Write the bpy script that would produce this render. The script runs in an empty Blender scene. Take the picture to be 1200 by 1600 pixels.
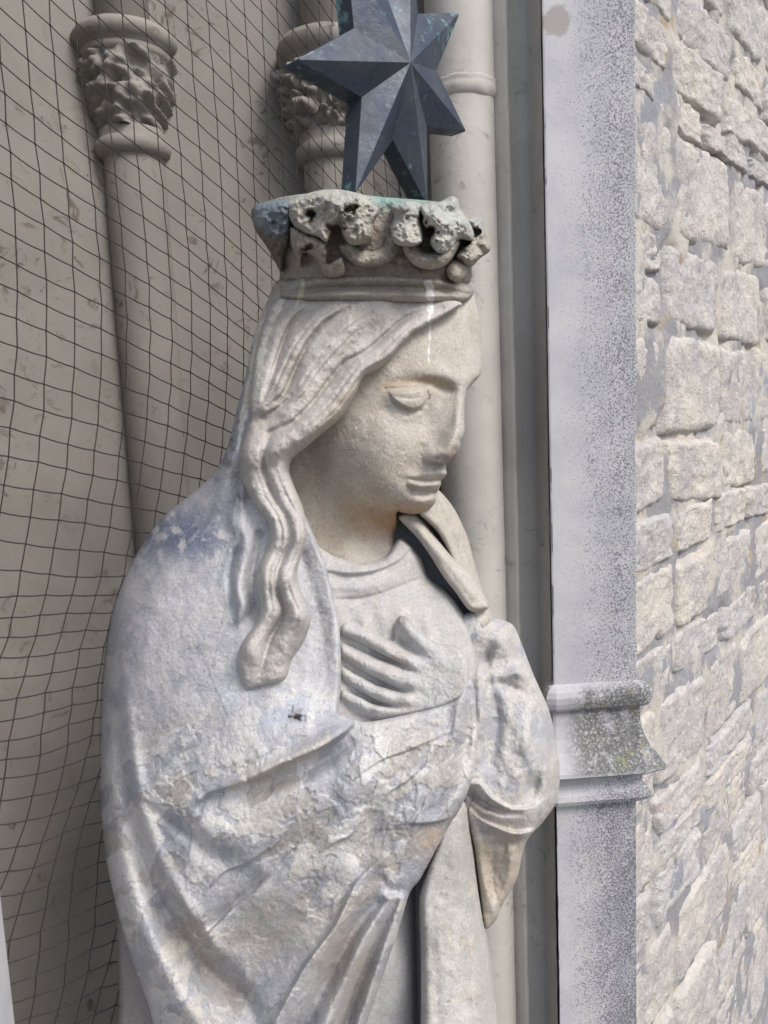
import bpy, math, random
import numpy as np
from mathutils import Matrix, Vector

# ------------------------------------------------------------------ camera
SC = bpy.context.scene
COL = SC.collection
F, CX, CY = 1155.0, 600.0, 800.0            # focal length and centre in photo pixels
CAM = np.array([0.0, 0.0, 2.7])
_u = -np.array([420.0, 9600.0, 1155.0]); _u /= np.linalg.norm(_u)      # world up seen by the camera (right, down, fwd)
_f = np.array([0, 0, 1.0]) - _u * _u[2]; _f /= np.linalg.norm(_f)      # level forward
_r = np.cross(_f, _u); _r = -_r if _r[0] < 0 else _r
# rows: world axes in camera coordinates -> world = M @ cam
M = np.stack([_r, _f, _u])
cam_d = bpy.data.cameras.new('camera'); cam = bpy.data.objects.new('camera', cam_d); COL.objects.link(cam)
cam_d.sensor_fit = 'VERTICAL'; cam_d.sensor_height = 36.0; cam_d.lens = 36.0 * F / 1600.0
cam_d.clip_start = 0.02; cam_d.clip_end = 2000
xc, yc, zc = M @ np.array([1., 0, 0]), M @ np.array([0, -1., 0]), M @ np.array([0, 0, -1.])
cam.matrix_world = Matrix(((xc[0], yc[0], zc[0], CAM[0]), (xc[1], yc[1], zc[1], CAM[1]), (xc[2], yc[2], zc[2], CAM[2]), (0, 0, 0, 1)))
SC.camera = cam

# ------------------------------------------------------------------ sky, sun, exposure
SUN_EL, SUN_AZ = math.radians(48), math.radians(133)      # azimuth measured clockwise from +Y
w = bpy.data.worlds.new('World'); SC.world = w; w.use_nodes = True
wn = w.node_tree.nodes; bg = wn['Background']
sky = wn.new('ShaderNodeTexSky'); sky.sky_type = 'NISHITA'; sky.sun_disc = False
sky.sun_elevation = SUN_EL; sky.sun_rotation = SUN_AZ; sky.air_density = 1.0; sky.dust_density = 3.0; sky.ozone_density = 1.0
w.node_tree.links.new(sky.outputs[0], bg.inputs[0]); bg.inputs[1].default_value = 0.10
sl = bpy.data.lights.new('sun', 'SUN'); so = bpy.data.objects.new('sun', sl); COL.objects.link(so)
sl.energy = 1.5; sl.angle = math.radians(22); sl.color = (1.0, 0.965, 0.92)
sd = Vector((math.sin(SUN_AZ) * math.cos(SUN_EL), math.cos(SUN_AZ) * math.cos(SUN_EL), math.sin(SUN_EL)))
so.rotation_euler = sd.to_track_quat('Z', 'Y').to_euler()
SC.view_settings.view_transform = 'Standard'; SC.view_settings.look = 'None'
SC.view_settings.exposure = 0.76; SC.view_settings.gamma = 1.0
SC.view_settings.use_curve_mapping = False
SC.render.engine = 'CYCLES'

# ------------------------------------------------------------------ geometry helpers
def at(px, py, z):
    """photo pixel(s) at depth z (metres along the optical axis) -> world point(s)"""
    px, py, z = np.broadcast_arrays(np.asarray(px, float), np.asarray(py, float), np.asarray(z, float))
    c = np.stack([(px - CX) / F * z, (py - CY) / F * z, z], -1)
    return c @ M.T + CAM

def ray(px, py):
    c = np.array([(px - CX) / F, (py - CY) / F, 1.0]); return M @ c

def hit(px, py, P, N):
    r = ray(px, py); t = np.dot(np.asarray(P) - CAM, N) / np.dot(r, N); return CAM + r * t

def srgb(r, g, b):
    c = np.array([r, g, b], float) / 255.0
    return np.where(c <= 0.04045, c / 12.92, ((c + 0.055) / 1.055) ** 2.4)

def link(o, parent=None):
    COL.objects.link(o)
    if parent: o.parent = parent
    return o

def tag(o, label=None, cat=None, group=None, kind=None):
    if label: o['label'] = label
    if cat: o['category'] = cat
    if group: o['group'] = group
    if kind: o['kind'] = kind
    return o

def empty(name, loc, **k):
    o = bpy.data.objects.new(name, None); o.location = loc; o.empty_display_size = 0.05
    COL.objects.link(o); tag(o, **k); return o

def mesh(name, V, Fc, mat, parent=None, smooth=True, origin=None, cols=None, attrs=None):
    """V world coordinates, Fc an (n,4)/(n,3) array or list of faces"""
    V = np.asarray(V, float)
    if parent is not None:
        p, org = parent, np.zeros(3)
        while p is not None: org = org + np.array(p.location); p = p.parent
    else:
        org = np.zeros(3) if origin is None else np.asarray(origin, float)
    me = bpy.data.meshes.new(name)
    if isinstance(Fc, np.ndarray):
        n, k = Fc.shape
        me.vertices.add(len(V)); me.vertices.foreach_set('co', (V - org).astype(np.float32).ravel())
        me.loops.add(n * k); me.loops.foreach_set('vertex_index', Fc.astype(np.int32).ravel())
        me.polygons.add(n); me.polygons.foreach_set('loop_start', np.arange(0, n * k, k, dtype=np.int32))
        me.update(calc_edges=True)
    else:
        me.from_pydata([tuple(v) for v in (V - org)], [], [tuple(int(i) for i in f) for f in Fc])
    me.validate()
    if smooth: me.polygons.foreach_set('use_smooth', np.ones(len(me.polygons), bool))
    if cols is not None:
        a = me.color_attributes.new('Col', 'FLOAT_COLOR', 'POINT')
        a.data.foreach_set('color', np.concatenate([cols, np.ones((len(cols), 1))], 1).astype(np.float32).ravel())
    for kx, v in (attrs or {}).items():
        a = me.attributes.new(kx, 'FLOAT', 'POINT'); a.data.foreach_set('value', v.astype(np.float32))
    me.materials.append(mat)
    o = bpy.data.objects.new(name, me)
    if parent is None: o.location = org
    return link(o, parent)

def fix_normals(o):
    import bmesh
    bm = bmesh.new(); bm.from_mesh(o.data); bmesh.ops.recalc_face_normals(bm, faces=bm.faces); bm.to_mesh(o.data); bm.free()
    return o

# lattice value noise, fractal
_rng = np.random.RandomState(7)
_LAT = _rng.rand(256, 256).astype(np.float64) * 2 - 1
def vnoise(x, y, seed=0):
    x = np.asarray(x, float) + seed * 17.31; y = np.asarray(y, float) + seed * 9.77
    ix, iy = np.floor(x).astype(int), np.floor(y).astype(int); fx, fy = x - ix, y - iy
    fx = fx * fx * fx * (fx * (fx * 6 - 15) + 10); fy = fy * fy * fy * (fy * (fy * 6 - 15) + 10)
    g = lambda a, b: _LAT[a % 256, b % 256]
    return (g(ix, iy) * (1 - fx) + g(ix + 1, iy) * fx) * (1 - fy) + (g(ix, iy + 1) * (1 - fx) + g(ix + 1, iy + 1) * fx) * fy
def fbm(x, y, scale, seed=0, octv=4, gain=0.5):
    """scale = feature size"""
    s, a, t = 0.0, 1.0, 0.0
    x = np.asarray(x, float) / scale; y = np.asarray(y, float) / scale
    for o in range(octv):
        s = s + a * vnoise(x * 2 ** o + y * 0.31, y * 2 ** o - x * 0.31, seed + o * 3); t += a; a *= gain
    return s / t
def sstep(a, b, x):
    t = np.clip((x - a) / (b - a), 0, 1); return t * t * (3 - 2 * t)

def catmull(P, n=6, closed=True):
    P = np.asarray(P, float); out = []
    N = len(P)
    for i in range(N if closed else N - 1):
        if closed: p0, p1, p2, p3 = P[(i - 1) % N], P[i], P[(i + 1) % N], P[(i + 2) % N]
        else: p0, p1, p2, p3 = P[max(i - 1, 0)], P[i], P[i + 1], P[min(i + 2, N - 1)]
        for t in np.arange(n) / n:
            a = 0.5 * (2 * p1 + (p2 - p0) * t + (2 * p0 - 5 * p1 + 4 * p2 - p3) * t * t + (-p0 + 3 * p1 - 3 * p2 + p3) * t ** 3)
            l = p1 * (1 - t) + p2 * t
            out.append(a * 0.8 + l * 0.2)
    if not closed: out.append(P[-1])
    return np.array(out)

def seg_dist(X, Y, P, closed):
    """distance to polyline P (k,>=2), nearest column values, signed side"""
    K = len(P); A = P; B = np.roll(P, -1, 0)
    if not closed: A, B = P[:-1], P[1:]
    best = np.full(X.shape, 1e18); val = np.zeros(X.shape + (P.shape[1],)); side = np.zeros(X.shape); end = np.zeros(X.shape, bool)
    for i in range(len(A)):
        ax, ay = A[i, 0], A[i, 1]; dx, dy = B[i, 0] - ax, B[i, 1] - ay
        L = dx * dx + dy * dy + 1e-9
        t = np.clip(((X - ax) * dx + (Y - ay) * dy) / L, 0, 1)
        qx, qy = ax + t * dx, ay + t * dy
        d = (X - qx) ** 2 + (Y - qy) ** 2
        m = d < best
        best = np.where(m, d, best)
        val[m] = A[i] + (B[i] - A[i]) * t[m][:, None]
        side = np.where(m, np.sign(dx * (Y - ay) - dy * (X - ax)), side)
    return np.sqrt(best), val, side

def inside(X, Y, P):
    r = np.zeros(X.shape, bool); N = len(P)
    for i in range(N):
        x1, y1 = P[i, 0], P[i, 1]; x2, y2 = P[(i + 1) % N, 0], P[(i + 1) % N, 1]
        if y1 == y2: continue
        c = ((y1 > Y) != (y2 > Y)) & (X < (x2 - x1) * (Y - y1) / (y2 - y1) + x1)
        r ^= c
    return r

class TPS:
    def __init__(s, pts, lam=0.02):
        P = np.asarray(pts, float); s.p = P[:, :2] / 100; n = len(P)
        K = s.k(np.linalg.norm(s.p[:, None] - s.p[None], axis=-1)) + lam * np.eye(n)
        Q = np.concatenate([np.ones((n, 1)), s.p], 1)
        A = np.block([[K, Q], [Q.T, np.zeros((3, 3))]])
        s.w = np.linalg.solve(A, np.concatenate([P[:, 2], np.zeros(3)]))
    def k(s, r): return np.where(r > 1e-9, r * r * np.log(r + 1e-12), 0.0)
    def __call__(s, x, y):
        q = np.stack([x, y], -1) / 100
        out = s.w[-3] + s.w[-2] * q[:, 0] + s.w[-1] * q[:, 1]
        for i in range(len(s.p)):
            out = out + s.w[i] * s.k(np.linalg.norm(q - s.p[i], axis=1))
        return out

class Carve:
    """A carved solid: an outline standing at its own depth, a modelled front, rolled edges and a rounded back."""
    def __init__(s, outline, ctrl, step=2.0, w=20, r=0.02, back=0.06, backw=60, col=(190, 185, 175), sub=5):
        O = np.array([tuple(p) + (w, r)[len(p) - 2:] if len(p) < 4 else p for p in outline], float)
        O = catmull(O, sub); s.O = O
        x0, y0 = O[:, 0].min(), O[:, 1].min(); nx = int((O[:, 0].max() - x0) / step) + 3; ny = int((O[:, 1].max() - y0) / step) + 3
        gx, gy = np.meshgrid(x0 - step + np.arange(nx) * step, y0 - step + np.arange(ny) * step, indexing='xy')
        ins = inside(gx, gy, O)
        cell = ins[:-1, :-1] & ins[1:, :-1] & ins[:-1, 1:] & ins[1:, 1:]
        idx = -np.ones(gx.shape, int)
        used = np.zeros(gx.shape, bool)
        used[:-1, :-1] |= cell; used[1:, :-1] |= cell; used[:-1, 1:] |= cell; used[1:, 1:] |= cell
        cnt = np.zeros(gx.shape, int)
        cnt[:-1, :-1] += cell; cnt[1:, :-1] += cell; cnt[:-1, 1:] += cell; cnt[1:, 1:] += cell
        idx[used] = np.arange(used.sum())
        s.X, s.Y = gx[used].copy(), gy[used].copy(); s.border = cnt[used] < 4
        cy, cx = np.nonzero(cell)
        s.F = np.stack([idx[cy, cx], idx[cy + 1, cx], idx[cy + 1, cx + 1], idx[cy, cx + 1]], 1)
        d, val, _ = seg_dist(s.X, s.Y, O, True)
        s.X[s.border] = val[s.border, 0]; s.Y[s.border] = val[s.border, 1]; d[s.border] = 0
        # soften the width / roll fields between neighbouring outline stretches
        wf, rf = s._soft(val[:, 2], val[:, 3], d, O)
        s.d = d
        s.Z0 = TPS(ctrl)(s.X, s.Y)
        q = 1 - np.clip(d / wf, 0, 1)
        s.Z = s.Z0 + rf * (1 - np.sqrt(np.clip(1 - q * q, 0, 1)))
        s.Zb = s.Z0 + rf + back * np.sqrt(np.clip(1 - (1 - np.clip(d / backw, 0, 1)) ** 2, 0, 1)) + 0.004 * (d > 0)
        s.C = np.tile(srgb(*col), (len(s.X), 1)); s.flake = np.zeros(len(s.X)); s.speck = np.zeros(len(s.X))
    def _soft(s, w_, r_, d, O):
        W = np.zeros(len(s.X)); SW = np.zeros(len(s.X)); SR = np.zeros(len(s.X))
        for i in range(0, len(O), 2):
            k = 1.0 / (((s.X - O[i, 0]) ** 2 + (s.Y - O[i, 1]) ** 2) ** 1.5 + 40.0)
            W += k; SW += k * O[i, 2]; SR += k * O[i, 3]
        return SW / W, SR / W
    def line(s, pts, n=5):
        P = np.array([(p + (0,) * (4 - len(p)))[:4] for p in pts], float)
        return catmull(P, n, closed=False)
    def ridge(s, pts, w=None, h=None, p=2.0):
        """raise (h>0, metres toward the viewer) or cut (h<0) a band along a path; points (x,y[,w,h])"""
        P = s.line([(q[0], q[1], q[2] if len(q) > 2 else w, q[3] if len(q) > 3 else h) for q in pts])
        d, v, _ = seg_dist(s.X, s.Y, P, False)
        k = np.exp(-(d / np.maximum(v[:, 2], 0.3)) ** p)
        s.Z -= v[:, 3] * k; return s
    def lip(s, pts, wh, h, wl=3.0):
        """an overlapping edge: the side to the LEFT of the path direction (as seen in the picture) stands proud by h and melts away over wh"""
        P = s.line([(q[0], q[1], q[2] if len(q) > 2 else wh, q[3] if len(q) > 3 else h) for q in pts])
        d, v, side = seg_dist(s.X, s.Y, P, False)
        sd_ = -side * d
        e0 = (P[1] - P[0])[:2]; e1 = (P[-1] - P[-2])[:2]
        k = sstep(-wl, wl, sd_) * np.exp(-(np.clip(sd_, 0, None) / v[:, 2]) ** 1.3)
        s.Z -= v[:, 3] * k; return s
    def blob(s, cx, cy, rx, ry, h, ang=0, p=2.0):
        a = math.radians(ang); dx, dy = s.X - cx, s.Y - cy
        u = (dx * math.cos(a) + dy * math.sin(a)) / rx; v = (-dx * math.sin(a) + dy * math.cos(a)) / ry
        s.Z -= h * np.exp(-(u * u + v * v) ** (p / 2)); return s
    def dome(s, cx, cy, rx, ry, h, ang=0):
        a = math.radians(ang); dx, dy = s.X - cx, s.Y - cy
        u = (dx * math.cos(a) + dy * math.sin(a)) / rx; v = (-dx * math.sin(a) + dy * math.cos(a)) / ry
        s.Z -= h * np.sqrt(np.clip(1 - u * u - v * v, 0, 1)); return s
    def noise(s, scale, amp, seed=0, octv=4, mask=1.0, ridged=False):
        n = fbm(s.X, s.Y, scale, seed, octv)
        if ridged: n = 1 - 2.2 * np.abs(n)
        s.Z -= amp * n * mask; return s
    def flakes(s, scale, thr, amp, col, seed=0, octv=5, mask=1.0, amt=1.0, sx=1.0, ang=0.0, soft=.014):
        a = math.radians(ang); u = (s.X * math.cos(a) + s.Y * math.sin(a)) / sx; v = -s.X * math.sin(a) + s.Y * math.cos(a)
        wx = 0.35 * scale * fbm(u, v, scale * .6, seed + 40, 3); wy = 0.35 * scale * fbm(u, v, scale * .6, seed + 50, 3)
        n = fbm(u + wx, v + wy, scale, seed, octv, .46)
        k = sstep(thr - soft, thr + soft, n) * mask
        s.Z -= amp * k; return s.tint(k, col, amt)
    def near(s, pts, w):
        d, v, _ = seg_dist(s.X, s.Y, s.line(pts), False); return np.exp(-(d / w) ** 2)
    def spot(s, cx, cy, rx, ry, p=2.0, seed=None, rough=0.35):
        u2 = ((s.X - cx) / rx) ** 2 + ((s.Y - cy) / ry) ** 2
        if seed is not None: u2 = u2 * np.clip(1 + rough * 2 * fbm(s.X, s.Y, 0.5 * (rx + ry), seed), .3, 3)
        return np.exp(-np.clip(u2, 0, None) ** (p / 2))
    def tint(s, mask, col, amt=1.0):
        k = np.clip(mask * amt, 0, 1)[:, None]; s.C = s.C * (1 - k) + srgb(*col) * k; return s
    def streak(s, pts, w, col, seed=1, amt=1.0):
        """a narrow run of droppings or lime, ragged at the edge"""
        P = s.line([(q[0], q[1], q[2] if len(q) > 2 else w) for q in pts])
        d, v, _ = seg_dist(s.X, s.Y, P, False)
        n = fbm(s.X, s.Y, 9, seed, 3)
        k = sstep(0.15, -0.15, d / np.maximum(v[:, 2], .3) - 0.75 - 0.9 * n)
        return s.tint(k, col, amt)
    def build(s, name, mat, parent):
        n = len(s.X); V = at(s.X, s.Y, s.Z)
        inner = np.nonzero(~s.border)[0]; bi = np.arange(n); bi[inner] = n + np.arange(len(inner))
        zb = np.maximum(s.Zb, s.Z + 0.003)
        Vb = at(s.X[inner], s.Y[inner], zb[inner])
        V = np.concatenate([V, Vb]); Fb = bi[s.F][:, ::-1]
        C = np.concatenate([s.C, s.C[inner]]); fl = np.concatenate([s.flake, s.flake[inner]]); sp = np.concatenate([s.speck, s.speck[inner]])
        return mesh(name, V, np.concatenate([s.F, Fb]), mat, parent, True, cols=C, attrs={'flake': fl, 'speck': sp})

# ------------------------------------------------------------------ materials
def nodes(name):
    m = bpy.data.materials.new(name); m.use_nodes = True
    nt = m.node_tree; b = nt.nodes['Principled BSDF']; return m, nt, b
def N(nt, t, **k):
    n = nt.nodes.new(t)
    for a, v in k.items():
        if a.startswith('in_'): n.inputs[a[3:].replace('_', ' ')].default_value = v
        else: setattr(n, a, v)
    return n
def L(nt, a, b): nt.links.new(a, b)
def mixc(nt, fac, a, b, blend='MIX'):
    n = nt.nodes.new('ShaderNodeMix'); n.data_type = 'RGBA'; n.blend_type = blend
    for sck, v in ((n.inputs[0], fac), (n.inputs[6], a), (n.inputs[7], b)):
        if hasattr(v, 'links'): L(nt, v, sck)
        elif isinstance(v, (int, float)): sck.default_value = v
        else: sck.default_value = (*v, 1)
    return n.outputs[2]
def math_(nt, op, a, b=0.0, clamp=False):
    n = nt.nodes.new('ShaderNodeMath'); n.operation = op; n.use_clamp = clamp
    for i, v in enumerate((a, b)):
        if hasattr(v, 'links'): L(nt, v, n.inputs[i])
        else: n.inputs[i].default_value = v
    return n.outputs[0]
def ramp(nt, v, a, b, c0=0.0, c1=1.0):
    n = nt.nodes.new('ShaderNodeMapRange'); n.interpolation_type = 'SMOOTHSTEP'
    L(nt, v, n.inputs[0]); n.inputs[1].default_value = a; n.inputs[2].default_value = b; n.inputs[3].default_value = c0; n.inputs[4].default_value = c1
    return n.outputs[0]
def noise_(nt, vec, scale, detail=4, rough=0.55, dist=0.0):
    n = N(nt, 'ShaderNodeTexNoise'); n.inputs['Scale'].default_value = scale; n.inputs['Detail'].default_value = detail
    n.inputs['Roughness'].default_value = rough; n.inputs['Distortion'].default_value = dist
    L(nt, vec, n.inputs['Vector']); return n.outputs[0]

def painted_stone(name, under=(150, 155, 168), over=(214, 206, 190), gritbump=0.35, base=None, fl_scale=16, rough=0.85):
    m, nt, b = nodes(name)
    tc = N(nt, 'ShaderNodeTexCoord').outputs['Object']
    if base is None: c = N(nt, 'ShaderNodeAttribute', attribute_name='Col').outputs['Color']
    else: c = N(nt, 'ShaderNodeRGB').outputs[0]; c.default_value = (*srgb(*base), 1)
    fl = N(nt, 'ShaderNodeAttribute', attribute_name='flake').outputs['Fac']
    sp = N(nt, 'ShaderNodeAttribute', attribute_name='speck').outputs['Fac']
    big = noise_(nt, tc, 7, 5, 0.6)
    c = mixc(nt, 1.0, c, (0.86, 0.86, 0.86), 'MULTIPLY')
    c = mixc(nt, ramp(nt, big, 0.3, 0.7, 0.0, 0.35), c, mixc(nt, 1.0, c, (0.78, 0.77, 0.76), 'MULTIPLY'))
    fn = noise_(nt, tc, fl_scale, 8, 0.62, 0.8)
    fm = ramp(nt, fn, 0.545, 0.565); fm1 = math_(nt, 'MULTIPLY', fm, fl)
    c = mixc(nt, fm1, c, srgb(*under))
    fn2 = noise_(nt, tc, fl_scale * 1.7, 9, 0.66, 1.0)
    fm2 = math_(nt, 'MULTIPLY', ramp(nt, fn2, 0.56, 0.60), fl)
    c = mixc(nt, fm2, c, srgb(*over))
    g = noise_(nt, tc, 330, 3, 0.7)
    c = mixc(nt, ramp(nt, g, 0.44, 0.62, 0.0, 0.36), c, mixc(nt, 1.0, c, (1.32, 1.32, 1.32), 'MULTIPLY'))
    c = mixc(nt, ramp(nt, g, 0.50, 0.34, 0.0, 0.28), c, mixc(nt, 1.0, c, (0.66, 0.66, 0.67), 'MULTIPLY'))
    g2 = noise_(nt, tc, 210, 3, 0.6)
    mo = noise_(nt, tc, 48, 7, 0.7)
    c = mixc(nt, ramp(nt, mo, 0.40, 0.62, 0.0, 0.40), c, mixc(nt, 1.0, c, (0.80, 0.785, 0.765), 'MULTIPLY'))
    dk = math_(nt, 'MULTIPLY', ramp(nt, g2, 0.61, 0.68), math_(nt, 'ADD', 0.22, sp), True)
    c = mixc(nt, dk, c, srgb(84, 80, 80))
    L(nt, c, b.inputs['Base Color']); b.inputs['Roughness'].default_value = rough
    b.inputs['Specular IOR Level'].default_value = 0.25
    h = math_(nt, 'ADD', math_(nt, 'MULTIPLY', g, 0.7), math_(nt, 'MULTIPLY', noise_(nt, tc, 90, 6, 0.65), 0.8))
    h = math_(nt, 'SUBTRACT', h, math_(nt, 'MULTIPLY', fm1, 0.9))
    h = math_(nt, 'ADD', h, math_(nt, 'MULTIPLY', fm2, 0.6))
    bp = N(nt, 'ShaderNodeBump'); bp.inputs['Strength'].default_value = gritbump; bp.inputs['Distance'].default_value = 0.005
    L(nt, h, bp.inputs['Height']); L(nt, bp.outputs[0], b.inputs['Normal'])
    return m

def wall_paint(name, base, dirt=(90, 78, 66), dirtamt=0.5, bump=0.25):
    """old flat limewash with grubby scratches"""
    m, nt, b = nodes(name)
    tc = N(nt, 'ShaderNodeTexCoord').outputs['Object']
    big = noise_(nt, tc, 3.2, 5, 0.6)
    c = mixc(nt, ramp(nt, big, 0.3, 0.7), srgb(*base), srgb(*[v * 0.88 for v in base]))
    s1 = noise_(nt, tc, 22, 8, 0.7, 1.5); s0 = noise_(nt, tc, 5, 3, 0.6)
    k = math_(nt, 'MULTIPLY', ramp(nt, s1, 0.55, 0.66), ramp(nt, s0, 0.40, 0.58), True)
    c = mixc(nt, math_(nt, 'MULTIPLY', k, dirtamt), c, srgb(*dirt))
    g = noise_(nt, tc, 160, 4, 0.65)
    c = mixc(nt, ramp(nt, g, 0.62, 0.75, 0, 0.25), c, srgb(*dirt))
    L(nt, c, b.inputs['Base Color']); b.inputs['Roughness'].default_value = 0.8; b.inputs['Specular IOR Level'].default_value = 0.25
    h = math_(nt, 'ADD', math_(nt, 'MULTIPLY', g, 0.4), math_(nt, 'SUBTRACT', noise_(nt, tc, 45, 6, 0.6), math_(nt, 'MULTIPLY', k, 0.5)))
    bp = N(nt, 'ShaderNodeBump'); bp.inputs['Strength'].default_value = bump; bp.inputs['Distance'].default_value = 0.004
    L(nt, h, bp.inputs['Height']); L(nt, bp.outputs[0], b.inputs['Normal']); return m

M_FLESH = painted_stone('limewashed_carved_stone', under=(178, 170, 158), over=(205, 200, 190), gritbump=0.26, fl_scale=20)
M_CLOAK = painted_stone('flaking_pale_blue_paint', under=(172, 174, 182), over=(208, 206, 203), gritbump=0.34, fl_scale=30)
M_CROWN = painted_stone('weathered_bare_stone', under=(150, 140, 128), over=(190, 190, 184), gritbump=0.9, fl_scale=26)
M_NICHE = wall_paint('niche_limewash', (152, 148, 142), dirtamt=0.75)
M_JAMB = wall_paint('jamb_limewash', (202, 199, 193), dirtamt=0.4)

# ------------------------------------------------------------------ plan of the place
_d = M @ np.array([1620 - CX, 590 - CY, F]); _d[2] = 0; D = _d / np.linalg.norm(_d)        # along the facade, away to the right
NRM = np.array([D[1], -D[0], 0.0])                                                          # facade normal, toward the street
c45 = math.cos(math.radians(45)); E = np.array([D[0] * c45 + D[1] * c45, -D[0] * c45 + D[1] * c45, 0.0])   # splay direction (right)
EB = np.array([-E[1], E[0], 0.0])                                                           # back from the splay face
UP = np.array([0, 0, 1.0])

def xy(px, z, py=700):
    return at(px, py, z)[:2]
def z_on(px, py, z):
    return at(px, py, z)[2]

def extrude(name, pts, z0, z1, mat, parent=None, closed=False, nz=2, smooth=False, rough=0.0, seed=0, origin=None):
    P = np.asarray(pts, float); K = len(P); zs = np.linspace(z0, z1, nz); V = []
    tang = np.gradient(P, axis=0); nn = np.stack([tang[:, 1], -tang[:, 0]], 1); nn /= np.linalg.norm(nn, axis=1)[:, None] + 1e-9
    s_ = np.concatenate([[0], np.cumsum(np.linalg.norm(np.diff(P, axis=0), axis=1))])
    for z in zs:
        off = rough * fbm(s_ , np.full(K, z), 0.05, seed, 5) if rough else np.zeros(K)
        V.append(np.concatenate([P + nn * off[:, None], np.full((K, 1), z)], 1))
    V = np.concatenate(V); Fc = []
    for j in range(nz - 1):
        for i in range(K if closed else K - 1):
            a, b_ = j * K + i, j * K + (i + 1) % K
            Fc.append((a, b_, b_ + K, a + K))
    return mesh(name, V, np.array(Fc), mat, parent, smooth, origin=origin)

def lathe(name, cx, cy, prof, mat, parent=None, seg=48, rough=0.0, seed=0, origin=None, fold=0, folda=0.0):
    V, Fc = [], []
    th = np.linspace(0, 2 * math.pi, seg, endpoint=False)
    for k, (r, z) in enumerate(prof):
        rr = r + (rough * fbm(np.cos(th) * r + 3, np.sin(th) * r + z * 1.7, 0.025, seed, 4) if rough else 0)
        V.append(np.stack([cx + rr * np.cos(th), cy + rr * np.sin(th), np.full(seg, z)], 1))
    V = np.concatenate(V); n = len(prof)
    for j in range(n - 1):
        for i in range(seg):
            a, b_ = j * seg + i, j * seg + (i + 1) % seg; Fc.append((a, b_, b_ + seg, a + seg))
    return mesh(name, V, np.array(Fc), mat, parent, True, origin=origin)

# ---- pilaster at the splay
A = np.append(xy(858, 1.36), 0); 
PB_N = -EB
B = hit(996, 700, A, PB_N); B[2] = 0
def z_pil(py, px=930): return hit(px, py, A, PB_N)[2]
def offset_poly(P, o):
    P = np.asarray(P, float); K = len(P); out = []
    for i in range(K):
        a, b, c = P[i - 1], P[i], P[(i + 1) % K]
        n1 = np.array([(b - a)[1], -(b - a)[0]]); n1 /= np.linalg.norm(n1); n2 = np.array([(c - b)[1], -(c - b)[0]]); n2 /= np.linalg.norm(n2)
        bis = (n1 + n2) / (1 + np.dot(n1, n2)); out.append(b + bis * o)
    return np.array(out)
FOOT = [A[:2], B[:2], (B - NRM * 0.10)[:2], (B - NRM * 0.10 - E * 0.02 + EB * 0.08)[:2], (A + EB * 0.15 + E * 0.05)[:2]]
# make it run so that n points outward (counter-clockwise)
def area(P): P = np.asarray(P); return 0.5 * np.sum(P[:, 0] * np.roll(P[:, 1], -1) - P[:, 1] * np.roll(P[:, 0], -1))
if area(FOOT) < 0: FOOT = FOOT[::-1]

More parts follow.
